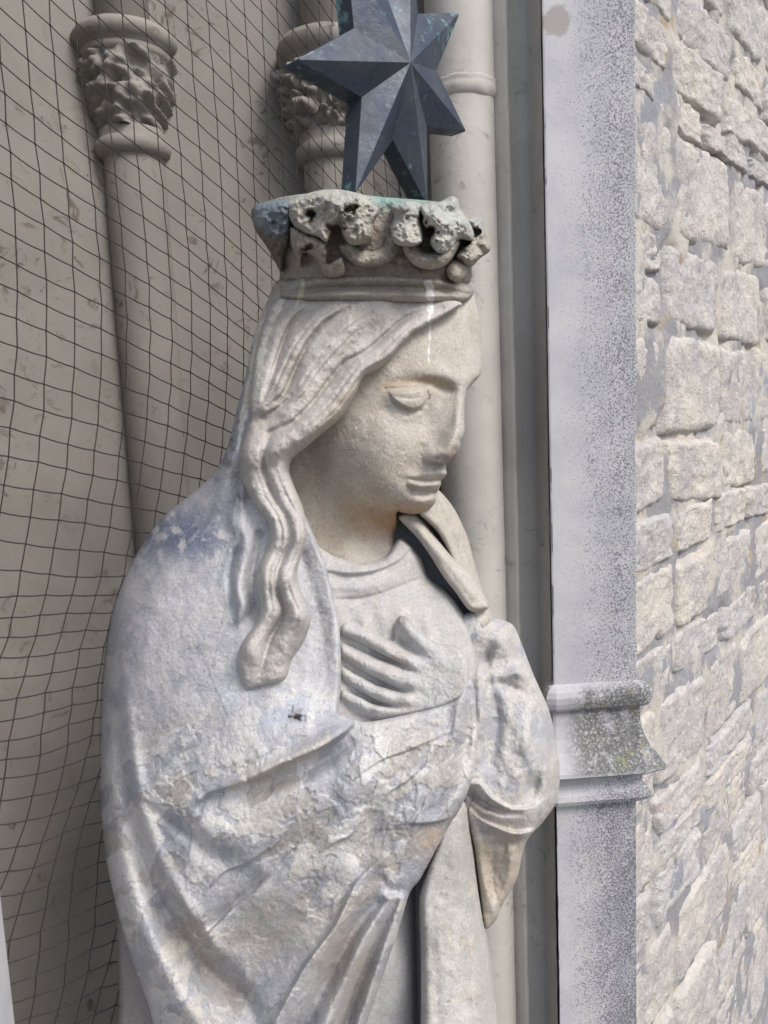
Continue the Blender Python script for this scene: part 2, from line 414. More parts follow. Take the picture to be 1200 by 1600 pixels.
def pilaster_mat():
    m, nt, b = nodes('speckled_limestone')
    g = N(nt, 'ShaderNodeNewGeometry').outputs['Position']
    tc = N(nt, 'ShaderNodeTexCoord').outputs['Object']
    # distance along the face from its niche edge
    dn = N(nt, 'ShaderNodeVectorMath', operation='DOT_PRODUCT'); L(nt, tc, dn.inputs[0]); dn.inputs[1].default_value = tuple(E)
    u = dn.outputs['Value']
    sx = N(nt, 'ShaderNodeSeparateXYZ'); L(nt, tc, sx.inputs[0]); z = sx.outputs[2]
    big = noise_(nt, tc, 9, 5, 0.6)
    c = mixc(nt, ramp(nt, big, 0.3, 0.7), srgb(201, 201, 204), srgb(184, 185, 191))
    # lichen specks, thicker toward the outer edge
    edge = math_(nt, 'ADD', ramp(nt, u, -0.03, 0.14, 0.0, 0.18), math_(nt, 'MULTIPLY', math_(nt, 'SUBTRACT', noise_(nt, tc, 11, 6, 0.65), 0.5), 0.17))
    low = ramp(nt, z, z_pil(1210), z_pil(1260), -0.05, 0.0)
    sp = noise_(nt, tc, 300, 4, 0.8)
    thr = math_(nt, 'ADD', math_(nt, 'ADD', sp, edge), low)
    k = ramp(nt, thr, 0.56, 0.74)
    c = mixc(nt, math_(nt, 'MULTIPLY', k, 0.8), c, srgb(74, 75, 86))
    pp = hit(870, 32, A, PB_N) - np.array([A[0], A[1], 0]); vd = N(nt, 'ShaderNodeVectorMath', operation='DISTANCE'); L(nt, tc, vd.inputs[0]); vd.inputs[1].default_value = tuple(pp)
    pk = ramp(nt, math_(nt, 'ADD', vd.outputs['Value'], math_(nt, 'MULTIPLY', noise_(nt, tc, 45, 7, .7), .045)), .053, .043)
    c = mixc(nt, math_(nt, 'MULTIPLY', pk, .8), c, srgb(158, 152, 150))
    # moss and dark crust on the base moulding
    mz = math_(nt, 'MULTIPLY', ramp(nt, z, z_pil(1203), z_pil(1192)), ramp(nt, z, z_pil(1062), z_pil(1080)), True)
    mc = math_(nt, 'MULTIPLY', ramp(nt, noise_(nt, tc, 16, 6, 0.7), 0.36, 0.52), mz, True)
    mc = math_(nt, 'MULTIPLY', mc, ramp(nt, noise_(nt, tc, 190, 3, 0.7), 0.30, 0.55), True)
    mc = math_(nt, 'MULTIPLY', mc, ramp(nt, u, 0.0, 0.06), True)
    c = mixc(nt, math_(nt, 'MULTIPLY', mc, 0.8), c, srgb(84, 86, 80))
    yl = math_(nt, 'MULTIPLY', ramp(nt, noise_(nt, tc, 34, 6, 0.75), 0.56, 0.63), mz, True)
    yl = math_(nt, 'MULTIPLY', yl, ramp(nt, u, 0.05, 0.14, 0.1, 1.0), True)
    c = mixc(nt, math_(nt, 'MULTIPLY', yl, 0.6), c, srgb(150, 148, 84))
    L(nt, c, b.inputs['Base Color']); b.inputs['Roughness'].default_value = 0.9; b.inputs['Specular IOR Level'].default_value = 0.2
    bp = N(nt, 'ShaderNodeBump'); bp.inputs['Strength'].default_value = 0.25; bp.inputs['Distance'].default_value = 0.002
    L(nt, math_(nt, 'ADD', sp, math_(nt, 'MULTIPLY', noise_(nt, tc, 40, 5, 0.6), 0.8)), bp.inputs['Height']); L(nt, bp.outputs[0], b.inputs['Normal'])
    return m
M_PIL = pilaster_mat()

def stack(name, foot, prof, mat, parent, rough=0.0):
    """prof: list of (z, offset) bottom to top; a prism with mitred mouldings"""
    V, Fc = [], []; K = len(foot)
    for z, o in prof:
        Q = offset_poly(foot, o)
        if rough:
            nr_ = offset_poly(foot, o + 1e-3) - Q; nr_ /= np.linalg.norm(nr_, axis=1)[:, None]
            ci = np.arange(K) // 3; fn = fbm(np.full(K, z), ci * 1.7, 0.06, 6, 5); chip = sstep(.28, .42, fbm(np.full(K, z), ci * 2.9 + 11, 0.035, 9, 3))
            Q = Q + nr_ * ((rough * fn - rough * 2.5 * chip) * (np.arange(K) % 3 == 1))[:, None]
        V.append(np.concatenate([Q, np.full((K, 1), z)], 1))
    V = np.concatenate(V); n = len(prof)
    for j in range(n - 1):
        for i in range(K):
            a, b_ = j * K + i, j * K + (i + 1) % K; Fc.append((a, b_, b_ + K, a + K))
    Fc.append(tuple(range(K - 1, -1, -1))); Fc.append(tuple((n - 1) * K + i for i in range(K)))
    return mesh(name, V, Fc, mat, parent, False)

def bevelled(foot, r=0.004):
    out = []
    P = np.asarray(foot); K = len(P)
    for i in range(K):
        a, b, c = P[i - 1], P[i], P[(i + 1) % K]
        u = (a - b) / np.linalg.norm(a - b); v = (c - b) / np.linalg.norm(c - b)
        for t in (0, 0.5, 1):
            q = b + u * r * (1 - t) ** 2 + v * r * t ** 2
            out.append(q)
    return np.array(out)

ZG, ZT = 0.0, 4.4
FB = bevelled(FOOT)
def make_pilaster(name, foot, origin, label):
    e = empty(name, origin, label=label, cat='pilaster')
    zm = lambda py: z_pil(py)
    stack('upper_shaft', foot, [(z_, 0) for z_ in np.linspace(zm(1066), ZT, 420)], M_PIL, e, .0008)
    o_ = [(zm(1253), .000), (zm(1251), .013), (zm(1244), .017), (zm(1236), .015), (zm(1228), .009), (zm(1222), .006), (zm(1207), .006), (zm(1204), .030), (zm(1200), .035), (zm(1194), .034),
          (zm(1182), .026), (zm(1168), .016), (zm(1150), .008), (zm(1130), .004), (zm(1106), .003), (zm(1104.5), .012), (zm(1100), .0155), (zm(1092), .018), (zm(1083), .0185), (zm(1075), .015), (zm(1069), .009), (zm(1066), .0005)]
    stack('base_moulding', foot, o_, M_PIL, e)
    stack('lower_shaft', foot, [(ZG, -.002)] + [(z_, -.002) for z_ in np.linspace(1.0, zm(1253), 260)], M_PIL, e, .0008)
    return e
pil = make_pilaster('pilaster', FB, (A[0], A[1], 0), 'pale speckled stone pilaster with mossy base moulding beside the rubble wall')

# ---- left jamb pilaster (only its edge shows in the lower left corner)
LJ = hit(6, 1420, at(6, 1420, 0.90), np.array([0, -1.0, 0]))
e2 = np.array([D[0] * c45 - D[1] * c45, D[0] * c45 + D[1] * c45, 0])      # splay on the other side: runs straight away
LA = LJ.copy(); LA[2] = 0
LQ = np.array([-.47, .44, 0.])
F2 = [LA[:2], LQ[:2], (LQ - D * .2)[:2], (LA - D * 0.30)[:2]]
if area(F2) < 0: F2 = F2[::-1]
lp = empty('pilaster', (LA[0], LA[1], 0), label='pale blurred pilaster edge in the lower left corner', cat='pilaster')
stack('lower_shaft', bevelled(F2, 0.006), [(ZG, 0), (ZT, 0)], M_PIL, lp)

# ---- niche walls
depth_w = 1.50
W0 = np.append(xy(205, depth_w), 0)                       # corner behind the left colonnette
W1 = W0 + E * 0.95                                        # runs right behind the second colonnette to the jamb
WL = W0 - D * 0.50
WLL = WL - NRM * -0.55
niche = empty('niche', (W0[0], W0[1], 0), label='dim limewashed wall of the niche behind the bird netting', cat='niche')
pl = [ (LA - D * 0.10 - e2 * 0.17)[:2], WL[:2], W0[:2], W1[:2] ]
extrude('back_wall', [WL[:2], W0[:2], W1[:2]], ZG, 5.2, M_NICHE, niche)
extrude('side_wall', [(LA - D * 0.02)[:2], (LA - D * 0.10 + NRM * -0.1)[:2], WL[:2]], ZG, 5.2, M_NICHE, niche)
# vault over the niche: unseen flat slab, added to hold back sky light
vz = 4.9
V = [np.append(p, vz) for p in ((LA - D * .3)[:2], WL[:2], (W0 - E * .1)[:2] + EB[:2] * .1, (W1 + EB * .1)[:2], B[:2] + D[:2] * .1, )]
mesh('shading_vault', V, [(0, 1, 2, 3, 4)], M_NICHE, niche, False)
V = [np.append(p, 0.70) for p in ((LA - D * .3)[:2], WL[:2], (W0 - E * .1)[:2] + EB[:2] * .1, (W1 + EB * .1)[:2], B[:2] + D[:2] * .1)]
mesh('niche_floor', V, [(4, 3, 2, 1, 0)], wall_paint('niche_floor_dark', (74, 70, 66)), niche, False)  # unseen floor, kept dark to cut light bounced into the niche

def colonnette(px, zdepth, label, ylist, seed, style):
    """ylist: photo rows of abacus top, abacus bottom, bell bottom, necking bottom"""
    c = xy(px, zdepth, 280); R = 0.0592
    zr = lambda py: z_on(px, py, zdepth - R)
    y0, y1, y2, y3 = ylist
    e = empty('colonnette', (c[0], c[1], 0), label=label, cat='column', group='engaged colonnettes in the niche')
    z0, z1, z2, z3 = map(zr, ylist)
    prof = [(R, ZG), (R, z3 - .3), (R * .985, z3)]
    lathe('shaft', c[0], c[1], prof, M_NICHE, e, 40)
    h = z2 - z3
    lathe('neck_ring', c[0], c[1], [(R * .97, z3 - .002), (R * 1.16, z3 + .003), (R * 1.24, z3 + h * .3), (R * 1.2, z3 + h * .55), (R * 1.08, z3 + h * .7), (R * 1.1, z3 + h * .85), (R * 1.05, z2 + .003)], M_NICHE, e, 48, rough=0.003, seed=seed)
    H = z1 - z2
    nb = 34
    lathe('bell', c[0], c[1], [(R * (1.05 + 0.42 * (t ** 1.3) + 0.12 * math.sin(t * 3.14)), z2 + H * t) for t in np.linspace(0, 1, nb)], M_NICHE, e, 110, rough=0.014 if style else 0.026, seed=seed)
    if style:
        rnd = random.Random(seed)
        rows = [(.20, 7, .026), (.52, 7, .030), (.84, 8, .027)]
        for ri, (t, n, s) in enumerate(rows):
            for k in range(n):
                th = 2 * math.pi * (k + .5 * (ri % 2) + rnd.uniform(-.12, .12)) / n + .2
                if math.sin(th) > 0.45: continue
                rr = R * (1.08 + 0.36 * t ** 1.3); z = z2 + H * (t + rnd.uniform(-.04, .04))
                leaf((c[0] + rr * math.cos(th), c[1] + rr * math.sin(th), z), th, s * rnd.uniform(.85, 1.15), e, rnd)
    h = z0 - z1
    lathe('abacus', c[0], c[1], [(R * 1.30, z1 - .004), (R * 1.42, z1), (R * 1.5, z1 + h * .18), (R * 1.44, z1 + h * .34), (R * 1.56, z1 + h * .42), (R * 1.66, z1 + h * .62), (R * 1.68, z1 + h * .8), (R * 1.6, z0), (R * .2, z0 + .001)], M_NICHE, e, 56, rough=0.0025, seed=seed + 1)
    lathe('arch_rib', c[0], c[1], [(R * .55, z0), (R * .85, z0 + .01), (R * .8, z0 + .6)], M_NICHE, e, 24, rough=0.002, seed=3)
    return e

def leaf(p, th, s, parent, rnd):
    """carved rosette leaf: a cupped disc with curled lobes and a drilled centre"""
    V, Fc = [], []; nr, ns = 9, 28; ph = rnd.uniform(0, 6.28); lob = rnd.choice((3, 4, 5))
    out = np.array([math.cos(th), math.sin(th), 0.0]); tan = np.array([-math.sin(th), math.cos(th), 0.0])
    tilt = rnd.uniform(-.35, .35)
    for i in range(nr):
        t = i / (nr - 1)
        for j in range(ns):
            a = 2 * math.pi * j / ns
            rad = s * t * (1 + .22 * math.cos(lob * a + ph))
            hgt = s * (0.85 * math.sin(min(t * 1.15, 1) * math.pi) ** .8 * (0.75 + .35 * math.cos(lob * a + ph)) - .25 * (t < .2) - .5 * max(0, t - .85) * 4)
            V.append(np.array(p) + tan * rad * math.cos(a) + UP * rad * math.sin(a) + out * (hgt + tilt * rad * math.sin(a)))
    for i in range(nr - 1):
        for j in range(ns):
            a, b_ = i * ns + j, i * ns + (j + 1) % ns; Fc.append((a, b_, b_ + ns, a + ns))
    return mesh('carved_leaf', V, np.array(Fc), M_NICHE, parent)

colonnette(213, 1.445, 'round colonnette with a worn lumpy capital behind the netting at left', (50, 92, 196, 236), 5, False)
colonnette(522, 1.445, 'round colonnette with a carved rose leaf capital beside the metal star', (62, 112, 200, 244), 9, True)

# ---- jamb shaft and mouldings next to the pilaster
jc = xy(738, 1.475); JR = 0.064
js = empty('jamb_shaft', (jc[0], jc[1], 0), label='smooth round jamb shaft with a thin ring right of the star', cat='column')
zr = lambda py: z_on(745, py, 1.41)
lathe('shaft', jc[0], jc[1], [(JR, ZG), (JR, zr(900)), (JR, zr(170))], M_JAMB, js, 56)
lathe('ring', jc[0], jc[1], [(JR * .99, zr(172)), (JR * 1.05, zr(169)), (JR * 1.085, zr(162)), (JR * 1.09, zr(155)), (JR * 1.06, zr(149)), (JR * 1.09, zr(146)), (JR * 1.0, zr(141))], M_JAMB, js, 64, rough=0.003, seed=4)
lathe('upper_shaft', jc[0], jc[1], [(JR * 1.03, zr(143)), (JR * 1.03, ZT)], M_JAMB, js, 56)
pts = []
for px, z in ((742, 1.54), (780, 1.49), (784, 1.448), (790, 1.436), (797, 1.430), (803, 1.427), (807, 1.430), (809, 1.436), (812, 1.440), (817, 1.444), (823, 1.446), (829, 1.445), (835, 1.441), (840, 1.433), (844, 1.424), (848, 1.412), (851, 1.402), (854, 1.392), (856.2, 1.388), (857.6, 1.40), (859, 1.45), (875, 1.58)):
    pts.append(xy(px, z))
extrude('jamb_moulding', catmull(np.array(pts), 4, closed=False), ZG, ZT, M_JAMB, js, nz=420, smooth=True, rough=0.0022, seed=2)

# ------------------------------------------------------------------ rubble facade
W_P = B - NRM * 0.035
def wall_uv(px, py):
    h = hit(px, py, W_P, NRM); return np.dot(h - W_P, D), h[2]
def rubble_mat(name):
    m, nt, b = nodes(name)
    tc = N(nt, 'ShaderNodeTexCoord').outputs['Object']; oi = N(nt, 'ShaderNodeObjectInfo').outputs['Random']
    big = noise_(nt, tc, 8, 6, 0.65)
    base = mixc(nt, oi, srgb(206, 200, 190), srgb(188, 187, 188))
    c = mixc(nt, ramp(nt, big, 0.42, 0.62), base, srgb(182, 178, 178))
    st = ramp(nt, noise_(nt, tc, 20, 7, 0.7, 0.6), 0.58, 0.72)
    c = mixc(nt, math_(nt, 'MULTIPLY', st, 0.55), c, srgb(150, 146, 150))
    wash = ramp(nt, noise_(nt, tc, 34, 7, 0.7, 1.0), 0.52, 0.60)
    c = mixc(nt, math_(nt, 'MULTIPLY', wash, 0.55), c, srgb(222, 216, 206))
    br = math_(nt, 'MULTIPLY', ramp(nt, noise_(nt, tc, 11, 5, 0.6), 0.62, 0.74), 0.6)
    c = mixc(nt, br, c, srgb(160, 140, 116))
    sp = noise_(nt, tc, 150, 4, 0.7)
    c = mixc(nt, ramp(nt, sp, 0.60, 0.70, 0, 0.45), c, srgb(110, 104, 104))
    yl = math_(nt, 'MULTIPLY', ramp(nt, noise_(nt, tc, 40, 2, 0.5), 0.735, 0.75), 0.7)
    c = mixc(nt, yl, c, srgb(178, 160, 84))
    L(nt, c, b.inputs['Base Color']); b.inputs['Roughness'].default_value = 0.9; b.inputs['Specular IOR Level'].default_value = 0.2
    h = math_(nt, 'ADD', math_(nt, 'MULTIPLY', noise_(nt, tc, 50, 7, 0.65, 0.4), 1.4), math_(nt, 'MULTIPLY', sp, 0.5))
    bp = N(nt, 'ShaderNodeBump'); bp.inputs['Strength'].default_value = 0.85; bp.inputs['Distance'].default_value = 0.008
    L(nt, h, bp.inputs['Height']); L(nt, bp.outputs[0], b.inputs['Normal']); return m
M_RUB = rubble_mat('whitewashed_rubble'); 
wall = empty('rubble_wall', tuple(W_P[:2]) + (0,), label='whitewashed rubble stone wall receding to the right', cat='wall')

def wall_pt(u, z, out): return W_P[None] * np.array([1, 1, 0]) + np.multiply.outer(u, D) + np.multiply.outer(z, UP) + np.multiply.outer(out, NRM)
# mortar bed
uu, zz = np.meshgrid(np.linspace(0.0, 2.6, 260), np.linspace(ZG, 4.4, 300)); uf, zf = uu.ravel(), zz.ravel()
Vm = wall_pt(uf, zf, -0.001 + 0.005 * fbm(uf, zf, 0.10, 3, 5) + 0.004 * fbm(uf, zf, 0.03, 8, 4) - 0.014 * sstep(.12, .30, fbm(uf, zf, 0.16, 13, 4)))
ii = np.arange(299 * 259); r_, c_ = ii // 259, ii % 259; a_ = r_ * 260 + c_
M_MOR, nt, b_ = nodes('old_lime_mortar'); tc = N(nt, 'ShaderNodeTexCoord').outputs['Object']
c = mixc(nt, ramp(nt, noise_(nt, tc, 5, 6, .65), .44, .56), srgb(190, 185, 176), srgb(142, 142, 146))
c = mixc(nt, ramp(nt, noise_(nt, tc, 6.5, 4, .6, .5), .56, .64), c, srgb(146, 148, 156))
c = mixc(nt, ramp(nt, noise_(nt, tc, 8.5, 4, .6), .60, .68), c, srgb(166, 150, 128))
c = mixc(nt, ramp(nt, noise_(nt, tc, 130, 4, .7), .55, .7, 0, .5), c, srgb(110, 106, 104))
L(nt, c, b_.inputs['Base Color']); b_.inputs['Roughness'].default_value = .95
bp = N(nt, 'ShaderNodeBump'); bp.inputs['Strength'].default_value = .8; bp.inputs['Distance'].default_value = .006
L(nt, noise_(nt, tc, 60, 7, .65), bp.inputs['Height']); L(nt, bp.outputs[0], b_.inputs['Normal'])
mesh('mortar', Vm, np.stack([a_, a_ + 1, a_ + 261, a_ + 260], 1), M_MOR, wall)

def stone(u0, u1, z0, z1, seed, skew):
    rs = np.random.RandomState(seed); nu, nz = 26, 24
    g = np.linspace(-1, 1, nu); gz = np.linspace(-1, 1, nz); S, T = np.meshgrid(g, gz)
    uc, zc_ = (u0 + u1) / 2, (z0 + z1) / 2; hu, hz = (u1 - u0) / 2 - 0.003, (z1 - z0) / 2 - 0.003
    # rounded-rectangle to irregular quad
    k = 0.10; Sx = S * np.sqrt(1 - k * T * T); Tz = T * np.sqrt(1 - k * S * S)
    cx_ = rs.uniform(-.10, .10, 4)
    dU = cx_[0] * T * S * .6 + cx_[1] * T * .8; dZ = cx_[2] * S * .9 + cx_[3] * S * T * .6
    u = uc + hu * (Sx + dU * .6); z = zc_ + hz * (Tz + dZ * .55) + skew * (uc + hu * S - uc)
    edge = np.maximum(np.abs(S), np.abs(T))
    bul = 1 - sstep(0.80, 1.0, edge + .10 * fbm(S, T, .5, seed % 71, 3))
    pl_ = rs.uniform(-1, 1, 3)
    fac = np.maximum(0, pl_[0] * S + .25) * .5 + np.maximum(0, pl_[1] * T + .2) * .5
    out = -0.011 + bul * (0.009 + rs.uniform(-.003, .006) + 0.006 * fac) + 0.006 * fbm(u, z, 0.09, seed % 97, 5, .55) * (0.4 + .6 * bul) + 0.005 * (1 - 2 * np.abs(fbm(u, z, .035, seed % 53, 4)))
    u = u + 0.006 * fbm(u, z, .05, seed % 31 + 2, 3); z = z + 0.006 * fbm(z, u, .05, seed % 41 + 5, 3)
    out[edge > .985] = -0.03
    V = wall_pt(u.ravel(), z.ravel(), out.ravel())
    q = np.arange((nz - 1) * (nu - 1)); r, c = q // (nu - 1), q % (nu - 1); a = r * nu + c
    return mesh('stone', V, np.stack([a, a + 1, a + nu + 1, a + nu], 1), M_RUB, wall)

rows_px = [-420, -250, -110, 0, 97, 157, 353, 510, 687, 810, 897, 1023, 1112, 1275, 1400, 1494, 1640, 1800, 1990]
zrow = [wall_uv(1004, p)[1] for p in rows_px]
rnd = random.Random(11); sid = 0
for k in range(len(zrow) - 1):
    zt_, zb_ = zrow[k], zrow[k + 1]; u = 0.0 + rnd.uniform(.0, .01); first = True
    while u < 1.75:
        wd = rnd.uniform(.16, .30) if first else rnd.uniform(.22, .46)
        first = False
        j = rnd.uniform(-.008, .008)
        if rnd.random() < .12 and zt_ - zb_ > .15:
            zm_ = zb_ + (zt_ - zb_) * rnd.uniform(.38, .62)
            stone(u, u + wd, zm_, zt_ + j, 100 + sid, 0); stone(u + rnd.uniform(0, .006), u + wd, zb_, zm_, 1100 + sid, 0)
        else:
            stone(u, u + wd, zb_ + rnd.uniform(-.01, .01), zt_ + j, 100 + sid, rnd.uniform(-.06, .06))
        sid += 1; u += wd
# unseen facade beside and above the niche, added for its effect on light
fw = empty('shading_facade_wall', (LA[0], LA[1], 0), label='unseen plain facade wall above and before the niche, added to shape the light', cat='wall')
LP = LQ
extrude('wall_face', [(LP - D * 3.0)[:2], LP[:2]], ZG, 6.0, M_RUB, fw)
q0, q1 = LP, W_P + D * 2.6
V = [np.append(q0[:2], 4.9), np.append(q1[:2], 4.9), np.append(q1[:2], 6), np.append(q0[:2], 6)]
mesh('wall_above', V, [(0, 1, 2, 3)], M_RUB, fw, False)

# ------------------------------------------------------------------ ground
mg, nt, b = nodes('pavement')
tc = N(nt, 'ShaderNodeTexCoord').outputs['Object']
L(nt, mixc(nt, noise_(nt, tc, 2, 6), srgb(88, 85, 82), srgb(104, 100, 96)), b.inputs['Base Color']); b.inputs['Roughness'].default_value = .9
g = mesh('ground', [(-300, -300, 0), (300, -300, 0), (300, 300, 0), (-300, 300, 0)], [(0, 1, 2, 3)], mg, None, False)
tag(g, kind='structure')
# ------------------------------------------------------------------ statue
SB = at(480, 1500, 1.0); SB = np.array([SB[0], SB[1], 0.70])
statue = empty('statue', tuple(SB), label='weathered stone statue of a crowned veiled woman, hand on her breast, head bowed', cat='statue')
rngS = np.random.RandomState(3)

# ---- mantle with the right forearm
m = Carve([(428, 455, 60, .07), (404, 500, 55, .08), (393, 540, 55, .08), (383, 590, 50, .08), (370, 640, 45, .08), (355, 700, 45, .08), (332, 742, 55, .09), (295, 775, 70, .10), (255, 808, 80, .10), (222, 852, 80, .11),
           (193, 905, 80, .11), (172, 965, 80, .11), (160, 1050, 75, .11), (155, 1150, 70, .11), (156, 1260, 70, .11), (165, 1340, 65, .10), (183, 1420, 55, .09), (206, 1500, 45, .08), (232, 1570, 45, .08), (262, 1650, 40, .08),
           (400, 1660, 20, .05), (548, 1655, 20, .05), (572, 1600, 14, .02), (600, 1520, 14, .02), (625, 1445, 14, .02), (640, 1395, 16, .03), (656, 1375, 22, .04), (680, 1335, 26, .05), (700, 1300, 24, .05), (722, 1258, 16, .03), (738, 1215, 10, .02),
           (746, 1165, 10, .02), (744, 1110, 10, .02), (740, 1070, 8, .012), (730, 1062, 8, .012), (722, 1078, 8, .012), (710, 1094, 8, .012), (680, 1106, 10, .012), (620, 1120, 10, .012), (570, 1128, 10, .012), (541, 1118, 8, .01),
           (528, 1110, 6, .015), (532, 1080, 7, .02), (533, 1033, 7, .02), (530, 974, 7, .02), (522, 935, 7, .02), (510, 888, 7, .02), (494, 845, 7, .02), (474, 800, 7, .02), (440, 745, 8, .02), (430, 600, 10, .02), (450, 470, 10, .02)],
          [(440, 470, .97), (420, 520, .965), (405, 620, .955), (385, 700, .945), (370, 760, .925), (420, 800, .895), (330, 800, .935), (270, 850, .94), (400, 900, .872), (500, 900, .905), (300, 950, .885), (210, 950, .93), (180, 1100, .925), (300, 1100, .858),
           (420, 1050, .855), (520, 1050, .882), (515, 980, .892), (250, 1250, .868), (180, 1280, .925), (350, 1250, .842), (450, 1230, .842), (560, 1210, .846), (650, 1200, .862), (735, 1150, .895), (690, 1250, .878), (690, 1120, .872), (600, 1150, .862), (300, 1430, .858),
           (230, 1500, .885), (400, 1380, .850), (385, 1540, .868), (500, 1380, .848), (480, 1560, .862), (600, 1370, .872), (560, 1560, .895), (640, 1300, .872)],
          step=1.7, back=.16, backw=200, col=(182, 184, 191))
# upper flap over the forearm
m.lip([(560, 1122, 30, .0), (538, 1147, 50, .036), (497, 1174, 70, .046), (442, 1197, 80, .040), (397, 1220, 80, .030), (355, 1233, 70, .020), (317, 1246, 60, .010), (284, 1290, 40, .0)][::-1], 60, .02, wl=4)
m.ridge([(545, 1162, 9, -.006), (500, 1192, 14, -.020), (440, 1216, 16, -.018), (385, 1240, 15, -.010), (340, 1254, 12, 0)])
m.ridge([(350, 1226, 7, .003), (400, 1209, 8, .007), (445, 1187, 9, .009), (495, 1163, 9, .009), (530, 1140, 8, .006)]); m.ridge([(330, 1216, 9, 0), (395, 1196, 9, -.004), (450, 1170, 10, -.005), (500, 1144, 9, -.003)])
# edge bead of the mantle beside the chest
m.ridge([(480, 805, 12, .004), (500, 860, 14, .006), (515, 910, 14, .006), (524, 960, 13, .006), (527, 1040, 13, .007), (522, 1100, 14, .006)])
m.ridge([(470, 870, 12, -.008), (490, 940, 12, -.012), (500, 1000, 14, -.008), (495, 1050, 16, -.002)])
# long outer fold sweeping down the back
m.ridge([(196, 1040, 10, .0), (200, 1130, 13, .010), (212, 1220, 14, .016), (232, 1305, 14, .018), (262, 1370, 14, .016), (300, 1430, 13, .012), (350, 1492, 11, .005)])
m.ridge([(184, 1100, 11, -.004), (192, 1200, 14, -.020), (210, 1290, 18, -.026), (236, 1370, 20, -.034), (270, 1440, 22, -.040), (310, 1500, 22, -.042), (350, 1542, 20, -.036), (384, 1568, 18, -.024), (410, 1620, 18, -.010)])
m.ridge([(176, 1250, 16, .004), (198, 1380, 20, .014), (232, 1470, 26, .026), (276, 1550, 30, .034), (330, 1625, 32, .034)])
# V of cloth hanging from the forearm
m.ridge([(226, 1254, 5, -.002), (255, 1275, 8, -.008), (284, 1296, 11, -.013), (330, 1333, 16, -.013), (380, 1360, 22, -.005)])
m.ridge([(290, 1268, 22, .006), (330, 1295, 26, .012), (380, 1312, 26, .008)])
m.lip([(296, 1452, 40, .004), (316, 1466, 44, .014), (336, 1446, 44, .016), (370, 1412, 44, .014), (400, 1390, 40, .012), (440, 1345, 30, .004)][::-1], 40, .006, wl=2.5)
m.ridge([(455, 1330, 9, -.006), (420, 1370, 10, -.012), (385, 1398, 11, -.008), (340, 1440, 14, -.010), (310, 1455, 12, -.012)])
m.blob(390, 1475, 62, 72, -.024, 40)
m.ridge([(350, 1505, 16, -.008), (384, 1550, 15, -.022), (424, 1508, 22, -.016), (474, 1440, 26, -.012), (520, 1390, 24, -.006)])
# right side of the V: a cracked lip, then folds running down to the left
m.lip([(612, 1330, 30, .0), (590, 1345, 30, .010), (555, 1379, 36, .018), (522, 1446, 36, .026), (476, 1508, 36, .030), (430, 1592, 36, .030), (410, 1650, 34, .030)], 34, .012, wl=3.0)
m.ridge([(600, 1400, 12, -.010), (560, 1440, 14, -.026), (515, 1520, 16, -.034), (470, 1610, 18, -.034)])
m.ridge([(612, 1405, 8, .010), (580, 1450, 12, .014), (545, 1520, 13, .018), (505, 1610, 14, .018)])
m.ridge([(618, 1410, 7, -.008), (590, 1465, 9, -.020), (560, 1540, 10, -.024), (530, 1630, 10, -.024)])
m.ridge([(628, 1405, 7, .008), (605, 1470, 8, .012), (575, 1560, 9, .014), (555, 1620, 9, .014)])
# forearm volume and creases
m.ridge([(310, 1300, 60, .006), (420, 1285, 70, .016), (540, 1240, 70, .022), (640, 1200, 60, .016), (720, 1170, 40, .002)])
m.ridge([(430, 1340, 20, -.008), (480, 1312, 24, -.016), (512, 1270, 22, -.012), (522, 1220, 18, -.004)])
m.ridge([(555, 1335, 14, -.006), (580, 1290, 18, -.014), (604, 1240, 18, -.013), (645, 1185, 14, -.004)])
m.ridge([(600, 1345, 18, .010), (640, 1300, 20, .012), (680, 1230, 20, .010), (705, 1160, 18, .004)])
m.ridge([(726, 1060, 8, .008), (718, 1100, 9, .012), (712, 1150, 10, .012), (704, 1205, 12, .008), (690, 1260, 10, 0)])
m.ridge([(736, 1080, 8, -.006), (734, 1130, 9, -.012), (724, 1180, 11, -.010), (712, 1230, 10, -.003)])
m.ridge([(664, 1246, 1.6, -.001), (658, 1262, 2.0, -.005), (650, 1274, 1.8, -.004), (644, 1290, 2.0, -.005)])
m.lip([(640, 1288, 16, .006), (665, 1287, 18, .012), (690, 1283, 18, .012), (712, 1275, 16, .004)], 16, .006, wl=2)
m.ridge([(600, 1376, 8, -.004), (612, 1392, 7, -.010), (624, 1388, 7, -.004)])
for P_, hh_ in (([(405, 1390), (425, 1366), (447, 1337), (462, 1322)], .010), ([(500, 1332), (525, 1316), (548, 1306), (562, 1284), (572, 1258)], .008), ([(470, 1292), (466, 1262), (472, 1235), (470, 1215)], .006), ([(590, 1262), (612, 1236), (640, 1218), (668, 1190)], .007), ([(330, 1385), (352, 1362), (384, 1350), (420, 1326)], .007), ([(618, 1330), (632, 1296), (650, 1262), (664, 1228)], .008), ([(560, 1212), (596, 1188), (640, 1172), (690, 1150)], .006), ([(255, 1395), (262, 1418), (285, 1440), (300, 1462)], .006)):
    n_ = len(P_); m.lip([(x, y, 26, hh_ * min(1, .3 + q_, .3 + n_ - 1 - q_)) for q_, (x, y) in enumerate(P_)], 26, .006, wl=1.8)
# veil strands beside the hair
m.ridge([(400, 560, 6, -.004), (385, 650, 6, -.008), (372, 710, 6, -.008), (368, 770, 7, -.006), (372, 830, 7, -.001)])
m.ridge([(380, 640, 6, .004), (368, 700, 8, .010), (350, 745, 10, .012), (338, 790, 11, .004)]); m.ridge([(388, 690, 5, .004), (378, 740, 6, .010), (376, 790, 7, .006)])
m.ridge([(355, 700, 7, -.004), (335, 750, 8, -.008), (300, 790, 8, -.004)])
